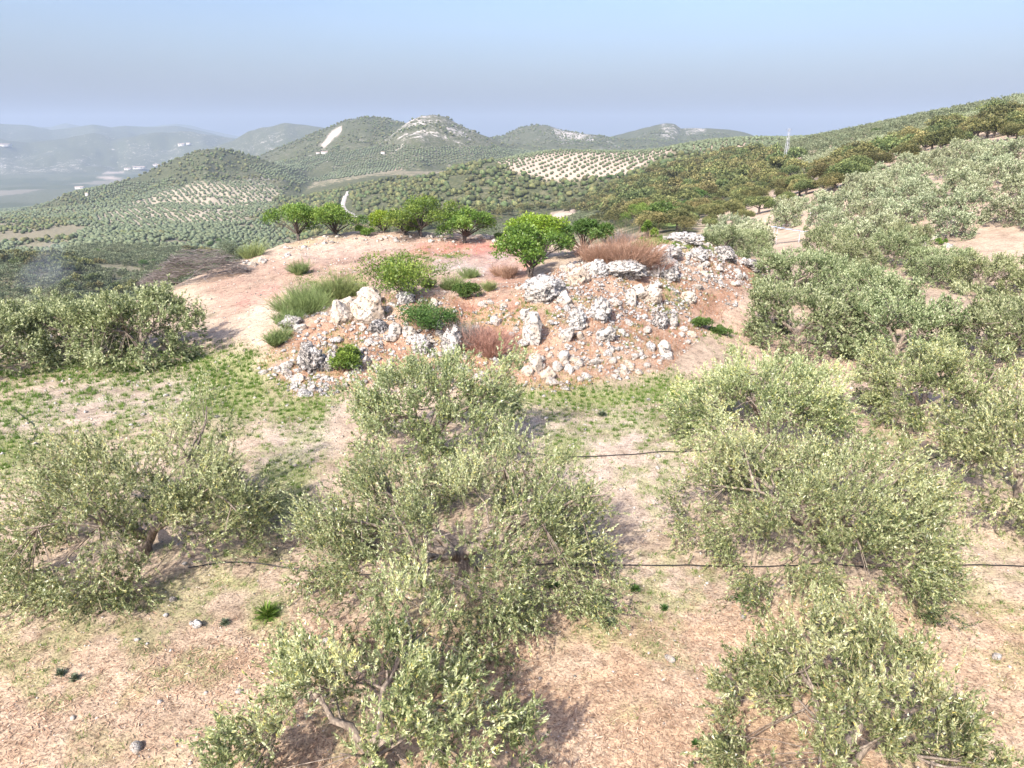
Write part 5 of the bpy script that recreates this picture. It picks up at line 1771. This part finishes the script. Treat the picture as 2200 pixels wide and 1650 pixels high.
for i, ((px, py), w, hp, mt, L, nl, lab) in enumerate(BUSHES):
    h = hit_near(px, py) if px < 1300 else hit(px, py)
    R = size_at(h, w) / 2; H = size_at(h, hp)
    nleaf = int(min(6000, max(1200, 3.2 * 4 * R * (R + H) / (L * L * .4))))
    plant('bush', lab, 'bush', bush_meshes(850 + i, mt, R, H, nl, nleaf, L, L * .42), h)

BROOMS = [  # foot, width, height, density, material, label
    ((655, 672), 120, 84, 2600, 'broom', 'large switchy green broom bush beside the track'),
    ((735, 640), 110, 62, 2200, 'broom', 'broad broom bush between the large one and the almond bush'),
    ((595, 738), 56, 42, 1100, 'broom', 'small round broom bush at the left foot of the mound'),
    ((618, 700), 60, 42, 1000, 'broom', 'broom bush between the small round one and the large one'),
    ((640, 588), 46, 30, 700, 'broom', 'lone small broom bush on the plateau by the track'),
    ((1006, 598), 42, 30, 800, 'broom', 'tidy round broom tuft on the plateau'),
    ((966, 622), 44, 36, 800, 'broom', 'broom tuft right of the almond bush'),
    ((1050, 624), 28, 26, 500, 'broom', 'thin broom tuft beside the bare-trunked almond'),
    ((545, 552), 62, 38, 1000, 'broom', 'broom bush behind the right end of the brush pile'),
    ((920, 618), 40, 30, 600, 'broom', 'dark broom tuft under the almond bush'),
    ((1330, 566), 178, 70, 3200, 'redtwig', 'wide thicket of dry reddish stems on the crest'),
    ((1395, 578), 84, 44, 2000, 'redtwig', 'dry reddish stems right of the upright crest stone'),
    ((1330, 522), 90, 26, 1500, 'greytwig', 'pale dry stems heaped behind the red thicket'),
    ((1085, 592), 80, 26, 1500, 'redtwig', 'low dark red dry stems left of the bare-trunked almond'),
    ((1045, 760), 84, 74, 2200, 'redtwig', 'tangled purple-brown dry bramble on the mound face'),
    ((1000, 745), 60, 60, 1300, 'greytwig', 'grey dry bramble left of the purple-brown one'),
]
for i, ((px, py), w, hp, n_, mt, lab) in enumerate(BROOMS):
    h = hit_near(px, py)
    n_ = int(n_ * .55)
    R = size_at(h, w) / 2; H = size_at(h, hp)
    mb = MB(); rq = np.random.default_rng(930 + i); nsub = 7 if w > 80 else 4
    for q in range(nsub):
        a_ = q * 2.4 + rq.normal(0, .4); o_ = R * .62 * math.sqrt((q + .3) / nsub)
        sub = stems(900 + i * 11 + q, R * rq.uniform(.4, .6), H * rq.uniform(.55, 1.08), max(60, n_ // nsub), .013 if mt == 'broom' else .009, rq.uniform(.5, .9), .5,
                    (math.cos(a_) * rq.uniform(.1, .5), math.sin(a_) * rq.uniform(.1, .5)), rq.uniform(.36, .6), 3)
        for vv, ff, tt in zip(sub.v, sub.f, sub.t):
            lo = ff.min(); mb.add(vv + np.array([math.cos(a_) * o_, math.sin(a_) * o_, 0]), ff - lo, tt)
    o = link('broom_bush' if mt == 'broom' else 'dry_thicket', mb.mesh('switch_stems', M[mt]), None, h)
    tag(o, lab, 'bush' if mt == 'broom' else 'thicket')

h = hit_near(440, 602)
pile = stick_pile(77, size_at(h, 205), 3.0, size_at(h, 62), 800)
o = link('brush_pile', pile.mesh('brush_pile', M['greytwig']), None, h)
o.rotation_euler = (0, 0, .25)
tag(o, 'long heap of grey-brown cut brushwood at the left of the plateau', 'brush pile')

# weeds one can point at
def rosette(seed, R, n, mat, narrow=.25, up=.35):
    rng = np.random.default_rng(seed)
    a = rng.uniform(0, 6.28, n); e = rng.uniform(.08, up * 2, n)
    d = np.stack([np.cos(a) * np.cos(e), np.sin(a) * np.cos(e), np.sin(e)], 1)
    L = R * rng.uniform(.6, 1.1, n)
    s = np.stack([-np.sin(a), np.cos(a), np.zeros(n)], 1) * (L * narrow * .5)[:, None]
    b = rng.normal(0, .03 * R, (n, 3)); b[:, 2] = 0
    mid = b + d * (L * .5)[:, None] + np.array([0, 0, .03 * R]); tip = b + d * L[:, None] - np.array([0, 0, .05 * R])
    mb = MB(); mb.quads(np.stack([b, mid + s, tip, mid - s], 1), np.clip(rng.normal(.5, .2, n), 0, 1.2))
    return mb.mesh('weed', M[mat])


WEEDS = [((1190, 1258), 46, 26, 'rosette', .3, 'broad-leaved weed rosette below the centre olive'),
         ((575, 1325), 62, 220, 'grass', .08, 'leafy green tuft on the soil above the lone shadow'),
         ((1312, 1340), 30, 160, 'greyweed', .12, 'grey-green tuft on bare soil, right of the bottom olive'),
         ((1426, 1308), 24, 120, 'rosette', .14, 'dark green tuft right of the grey-green one'),
         ((1365, 1268), 28, 120, 'rosette', .14, 'dark green tuft just below the hose'),
         ((1293, 893), 28, 160, 'greyweed', .10, 'rounded grey tuft on the gravel beyond the centre olive'),
         ((483, 1340), 26, 120, 'greyweed', .12, 'grey tuft right of the lone white stone'),
         ((130, 1450), 26, 120, 'greyweed', .12, 'left of two small grey tufts, lower left'),
         ((160, 1460), 26, 120, 'greyweed', .12, 'right of two small grey tufts, lower left'),
         ((1590, 1290), 28, 110, 'rosette', .15, 'dark tuft on soil left of the corner olive'),
         ((1495, 1600), 26, 110, 'rosette', .15, 'dark tuft in shade at the bottom edge'),
         ((310, 795), 30, 110, 'greyweed', .12, 'blue-grey tuft beside the track on the left')]
for i, ((px, py), w, n_, mt, nar, lab) in enumerate(WEEDS):
    h = hit(px, py)
    o = link('weed', rosette(950 + i, size_at(h, w) / 2 * 1.1, n_, mt, nar, .3 if n_ < 60 else .7), None, h)
    tag(o, lab, 'weed')

# ------------------------------------------------------------------ irrigation hoses
HOSES = [
    ([(405, 1222), (470, 1212), (520, 1210), (560, 1213), (640, 1225), (720, 1238), (820, 1235), (960, 1222), (1100, 1220), (1300, 1215), (1420, 1217), (1550, 1219), (1660, 1219), (1765, 1213), (1900, 1222), (2120, 1216), (2300, 1222)], 'black irrigation hose along the nearest row of olives'),
    ([(1000, 965), (1080, 972), (1130, 975), (1220, 983), (1330, 979), (1420, 972), (1540, 968), (1600, 958), (1720, 980), (1880, 990), (1960, 993), (2010, 985), (2100, 975), (2260, 985)], 'black irrigation hose along the second row of olives'),
    ([(30, 880), (48, 895), (70, 912), (78, 925), (74, 940), (56, 962)], 'short bent black hose lying on gravel at the left'),
    ([(20, 812), (62, 806), (110, 796), (180, 785), (250, 770), (330, 752)], 'thin dark hose leading to the left-hand olives'),
    ([(975, 978), (985, 990), (982, 1005), (990, 1012)], 'curl of black hose at the foot of the tree before the mound'),
]
for pts_, lab in HOSES:
    H_ = [hit(*p) for p in pts_]
    P = np.array(H_)
    t = np.arange(len(P)); tq = np.linspace(0, len(P) - 1, len(P) * 8)
    Q = np.stack([_cubic_axis(t.astype(float), P[:, k], tq, 0) for k in range(2)], 1)
    zq = terrain(Q[:, 0], Q[:, 1]) + .035
    mb = MB(); mb.tube(np.stack([Q[:, 0], Q[:, 1], zq], 1), np.full(len(Q), .016), 6)
    tag(link('hose', mb.mesh('hose', M['hose'], True)), lab, 'hose')


# ------------------------------------------------------------------ things on the far slopes
def box(mb, c, s, rz=0.0, tint=.5):
    V = np.array([(x, y, z) for z in (-.5, .5) for y in (-.5, .5) for x in (-.5, .5)]) * np.array(s)
    V = np.stack([V[:, 0] * math.cos(rz) - V[:, 1] * math.sin(rz), V[:, 0] * math.sin(rz) + V[:, 1] * math.cos(rz), V[:, 2]], 1) + np.array(c)
    mb.add(V, [(0, 2, 3, 1), (4, 5, 7, 6), (0, 1, 5, 4), (2, 6, 7, 3), (0, 4, 6, 2), (1, 3, 7, 5)], tint)


def pylon(px, py_foot, py_top, lab, lattice=True):
    h = hit(px, py_foot)
    H = size_at(h, py_foot - py_top)
    t = thing('pylon' if lattice else 'utility_pole', lab, 'pylon' if lattice else 'pole', h, .5)
    w0, w1 = (H * .05, H * .018)
    r = max(.035, H * .0035)
    if lattice:
        for sx in (-1, 1):
            for sy in (-1, 1):
                mb = MB(); mb.tube([[sx * w0, sy * w0, -.3], [sx * w1, sy * w1, H]], [r, r * .8], 4)
                link('leg', mb.mesh('pylon_leg', M['steel']), t)
        mb = MB()
        nseg = 9
        for k in range(nseg):
            f0, f1 = k / nseg, (k + 1) / nseg
            a, b = w0 + (w1 - w0) * f0, w0 + (w1 - w0) * f1
            for (x0, y0), (x1, y1) in (((-1, -1), (1, -1)), ((1, -1), (1, 1)), ((1, 1), (-1, 1)), ((-1, 1), (-1, -1))):
                mb.tube([[x0 * a, y0 * a, H * f0], [x1 * b, y1 * b, H * f1]], [r * .6, r * .6], 3, .5, None, 0, False)
                mb.tube([[x1 * a, y1 * a, H * f0], [x0 * b, y0 * b, H * f1]], [r * .6, r * .6], 3, .5, None, 0, False)
        link('bracing', mb.mesh('pylon_bracing', M['steel']), t)
    else:
        mb = MB(); mb.tube([[0, 0, -.3], [0, 0, H]], [H * .014, H * .009], 6); link('post', mb.mesh('pole_post', M['steel']), t)
    mb = MB()
    mb.tube([[-H * .11, 0, H * .95], [H * .11, 0, H * .95]], [r, r], 4)
    arm = link('crossarm', mb.mesh('pole_crossarm', M['steel']), t)
    for sx in (-1, 0, 1):
        mi = MB(); mi.tube([[sx * H * .10, 0, H * .95], [sx * H * .10, 0, H * .985]], [r * .9, r * .6], 5)
        link('insulator', mi.mesh('insulator', M['dark']), arm)
    return t


pylon(1686, 358, 288, 'lattice steel pylon rising from the oak band on the right')
for px, f, tp, lab in ((1676, 283, 262, 'leftmost utility pole on the right-hand skyline'), (1704, 281, 264, 'utility pole just right of the lattice pylon, on the skyline'),
                       (1802, 268, 247, 'tallest utility pole on the right-hand skyline'), (1775, 271, 260, 'short pole on the skyline left of the tallest one'), (1814, 266, 258, 'short pole on the skyline right of the tallest one')):
    try:
        pylon(px, f, tp, lab, False)
    except TypeError:
        pass

# tilted metal sheet on posts in the olive slope
h = hit(1690, 524)
t = thing('metal_shelter', 'grey tilted metal sheet on thin posts among the right-hand olives', 'shelter', h, -.35)
Lw = size_at(h, 72)
for k in range(5):
    mb = MB(); box(mb, (-Lw * .4 + k * Lw * .2, 0, 1.95 - (k - 2) * .12), (Lw * .197, 1.0, .05)); link('sheet', mb.mesh('sheet', M['panel']), t)
for sx in (-.36, -.28, .3):
    for sy in (-.35, .35):
        mb = MB(); mb.tube([[sx * Lw, sy, -.2], [sx * Lw, sy, 1.92 - sx * .6]], [.035, .035], 5); link('leg', mb.mesh('shelter_leg', M['steel']), t)
for px, py, hp, lab in ((1962, 455, 26, 'thin grey post in the clearing, upper right'), (1905, 508, 30, 'thin grey post beside the vivid green bush'), (1740, 470, 18, 'thin grey post among the olives above the metal sheet'),
                        (1602, 505, 18, 'thin grey post at the left end of the olive slope')):
    h = hit(px, py)
    H = size_at(h, hp)
    mb = MB(); mb.tube([[0, 0, -.2], [0, 0, H]], [.04, .035], 6); mb.tube([[0, 0, H * .92], [.35, .1, 0]], [.02, .02], 4)
    tag(link('fence_post', mb.mesh('fence_post', M['steel']), None, h), lab, 'post')


def house(px, py, wpx, hpx, lab, rz=.2, windows=2):
    h = hit(px, py)
    w = size_at(h, wpx) * .75; H = size_at(h, hpx) * .7
    D = w * .6
    t = thing('farmhouse', lab, 'house', h, rz)
    mb = MB(); box(mb, (0, 0, H * .5 - 1.5), (w, D, H + 3)); link('wall', mb.mesh('house_wall', M['plaster']), t)
    rf = MB(); e = .06 * w
    V = [(-w / 2 - e, -D / 2 - e, H), (w / 2 + e, -D / 2 - e, H), (w / 2 + e, D / 2 + e, H), (-w / 2 - e, D / 2 + e, H), (-w / 2 - e, 0, H * 1.4), (w / 2 + e, 0, H * 1.4)]
    rf.add(V, [(0, 1, 5, 4), (2, 3, 4, 5)]); rf.add(V, [(0, 4, 3), (1, 2, 5)]); link('roof', rf.mesh('house_roof', M['tile']), t)
    for k in range(windows):
        wb = MB(); box(wb, ((k + .5) / windows * w - w / 2, -D / 2 - .02, H * .55), (w * .10, .06, H * .32)); link('window', wb.mesh('house_window', M['dark']), t)


HOUSES = [(697, 330, 16, 5, 'white farmhouse below the scree scar', .3), (683, 331, 9, 4, 'small white shed left of the farmhouse below the scree scar', .3),
          (823, 330, 10, 4, 'white building at the foot of the rocky peak', -.2), (172, 406, 18, 5, 'white house on the ridge at the left of the striped grove', .1),
          (300, 363, 26, 5, 'long white farm building on the valley floor', .15), (275, 365, 14, 4, 'white farm shed left of the long valley building', .15),
          (335, 357, 12, 4, 'small white farm building right of the long valley one', .2), (390, 314, 14, 5, 'white building high in the hazy valley', .1),
          (10, 315, 24, 5, 'white settlement building at the far left of the valley', 0), (187, 421, 6, 6, 'tiny white hut above the striped grove', .3), (405, 311, 9, 4, 'smaller white building right of the hazy valley one', .1)]
for a in HOUSES:
    house(*a)

# white gravel road climbing through the wood
ROAD = [(768, 468), (750, 458), (738, 446), (740, 430), (748, 412)]
P = np.array([hit(*p) for p in ROAD])
t = np.arange(len(P)).astype(float); tq = np.linspace(0, len(P) - 1, 60)
Q = np.stack([_cubic_axis(t, P[:, k], tq, 0) for k in range(2)], 1)
dq = unit(np.gradient(Q, axis=0)); nq = np.stack([-dq[:, 1], dq[:, 0]], 1)
half = 2.2
Lq, Rq = Q - nq * half, Q + nq * half
zl = np.maximum(terrain(Q[:, 0], Q[:, 1]), np.maximum(terrain(Lq[:, 0], Lq[:, 1]), terrain(Rq[:, 0], Rq[:, 1]))) + .25
V = np.concatenate([np.c_[Lq, zl], np.c_[Rq, zl], np.c_[Lq - nq * 2, zl - 3], np.c_[Rq + nq * 2, zl - 3]])
i = np.arange(59)
mb = MB()
mb.add(V, np.concatenate([np.stack([i, i + 60, i + 61, i + 1], 1), np.stack([i + 120, i, i + 1, i + 121], 1), np.stack([i + 60, i + 180, i + 181, i + 61], 1)]))
tag(link('road', mb.mesh('road', M['roadm'])), 'white gravel road climbing through the oak wood', 'road', None, 'structure')

# fresh green trees along the stream line and in the valley
GREEN = [(1180, 412), (1205, 405), (1235, 398), (1262, 392), (1290, 386), (1310, 381), (1150, 422), (1000, 365), (1020, 372), (1040, 380), (1060, 386), (985, 356), (1450, 455), (1470, 448), (1500, 432), (1520, 420),
         (1395, 490), (1420, 488), (310, 572), (330, 566), (345, 578), (470, 520), (490, 515), (505, 525), (455, 528), (600, 470), (620, 478), (640, 462), (575, 482), (1880, 288), (1400, 470), (210, 545), (880, 430), (540, 500)]
GP = [loose_proto('green_crown', None)] if False else None
gtr = []
for i in range(3):
    tr_, cr_ = oak_tree(340 + i, R=3.4, H=6.0, nl=12, nleaf=1100, L=.5, W=.34)
    gtr.append([('trunk', tr_.mesh('green_trunk', M['darkbark'])), ('crown', cr_.mesh('green_crown', M['bush']))])
for i, (px, py) in enumerate(GREEN):
    h = hit(px, py + 5)
    if h is None: continue
    if px < 700: lab, grp = 'fresh green tree down in the left valley', 'green trees in the left valley'
    elif py < 425 and px < 1350: lab, grp = 'fresh green tree along the gully between the oak woods', 'green trees along the gully'
    elif px == 1880: lab, grp = 'lone bright green tree high on the right hillside', None
    elif px < 1000: lab, grp = 'lone fresh green tree in the oak wood above the almonds', None
    else: lab, grp = 'fresh green tree in the dip behind the crest of the mound', 'green trees in the dip'
    plant('green_tree', lab, 'tree', gtr[i % 3], h, i * 1.3, .6 + .45 * ((i * 37) % 10) / 10, grp)

# faint smoke of a fire in the valley
h = hit(85, 628)
sm = MB()
bm = bmesh.new(); bmesh.ops.create_icosphere(bm, subdivisions=3, radius=1)
V = np.array([v.co[:] for v in bm.verts]); F = np.array([[v.index for v in f.verts] for f in bm.faces]); bm.free()
V = V * (1 + .55 * vnoise3(V * 1.7 + 3, 6))[:, None] * np.array([10, 8, 13]) + np.array([0, 0, 9])
V[:, 0] += .45 * V[:, 2]
sm.add(V, F)
mt = bpy.data.materials.new('thin_smoke'); mt.use_nodes = True
for n_ in list(mt.node_tree.nodes):
    if n_.type != 'OUTPUT_MATERIAL': mt.node_tree.nodes.remove(n_)
pv = mt.node_tree.nodes.new('ShaderNodeVolumePrincipled'); pv.inputs['Color'].default_value = (.62, .68, .85, 1); pv.inputs['Density'].default_value = .007
mt.node_tree.links.new(pv.outputs[0], [n_ for n_ in mt.node_tree.nodes if n_.type == 'OUTPUT_MATERIAL'][0].inputs['Volume'])
tag(link('smoke', sm.mesh('smoke', mt), None, h), 'faint blue smoke of a fire in the left valley', 'smoke', None, 'stuff')
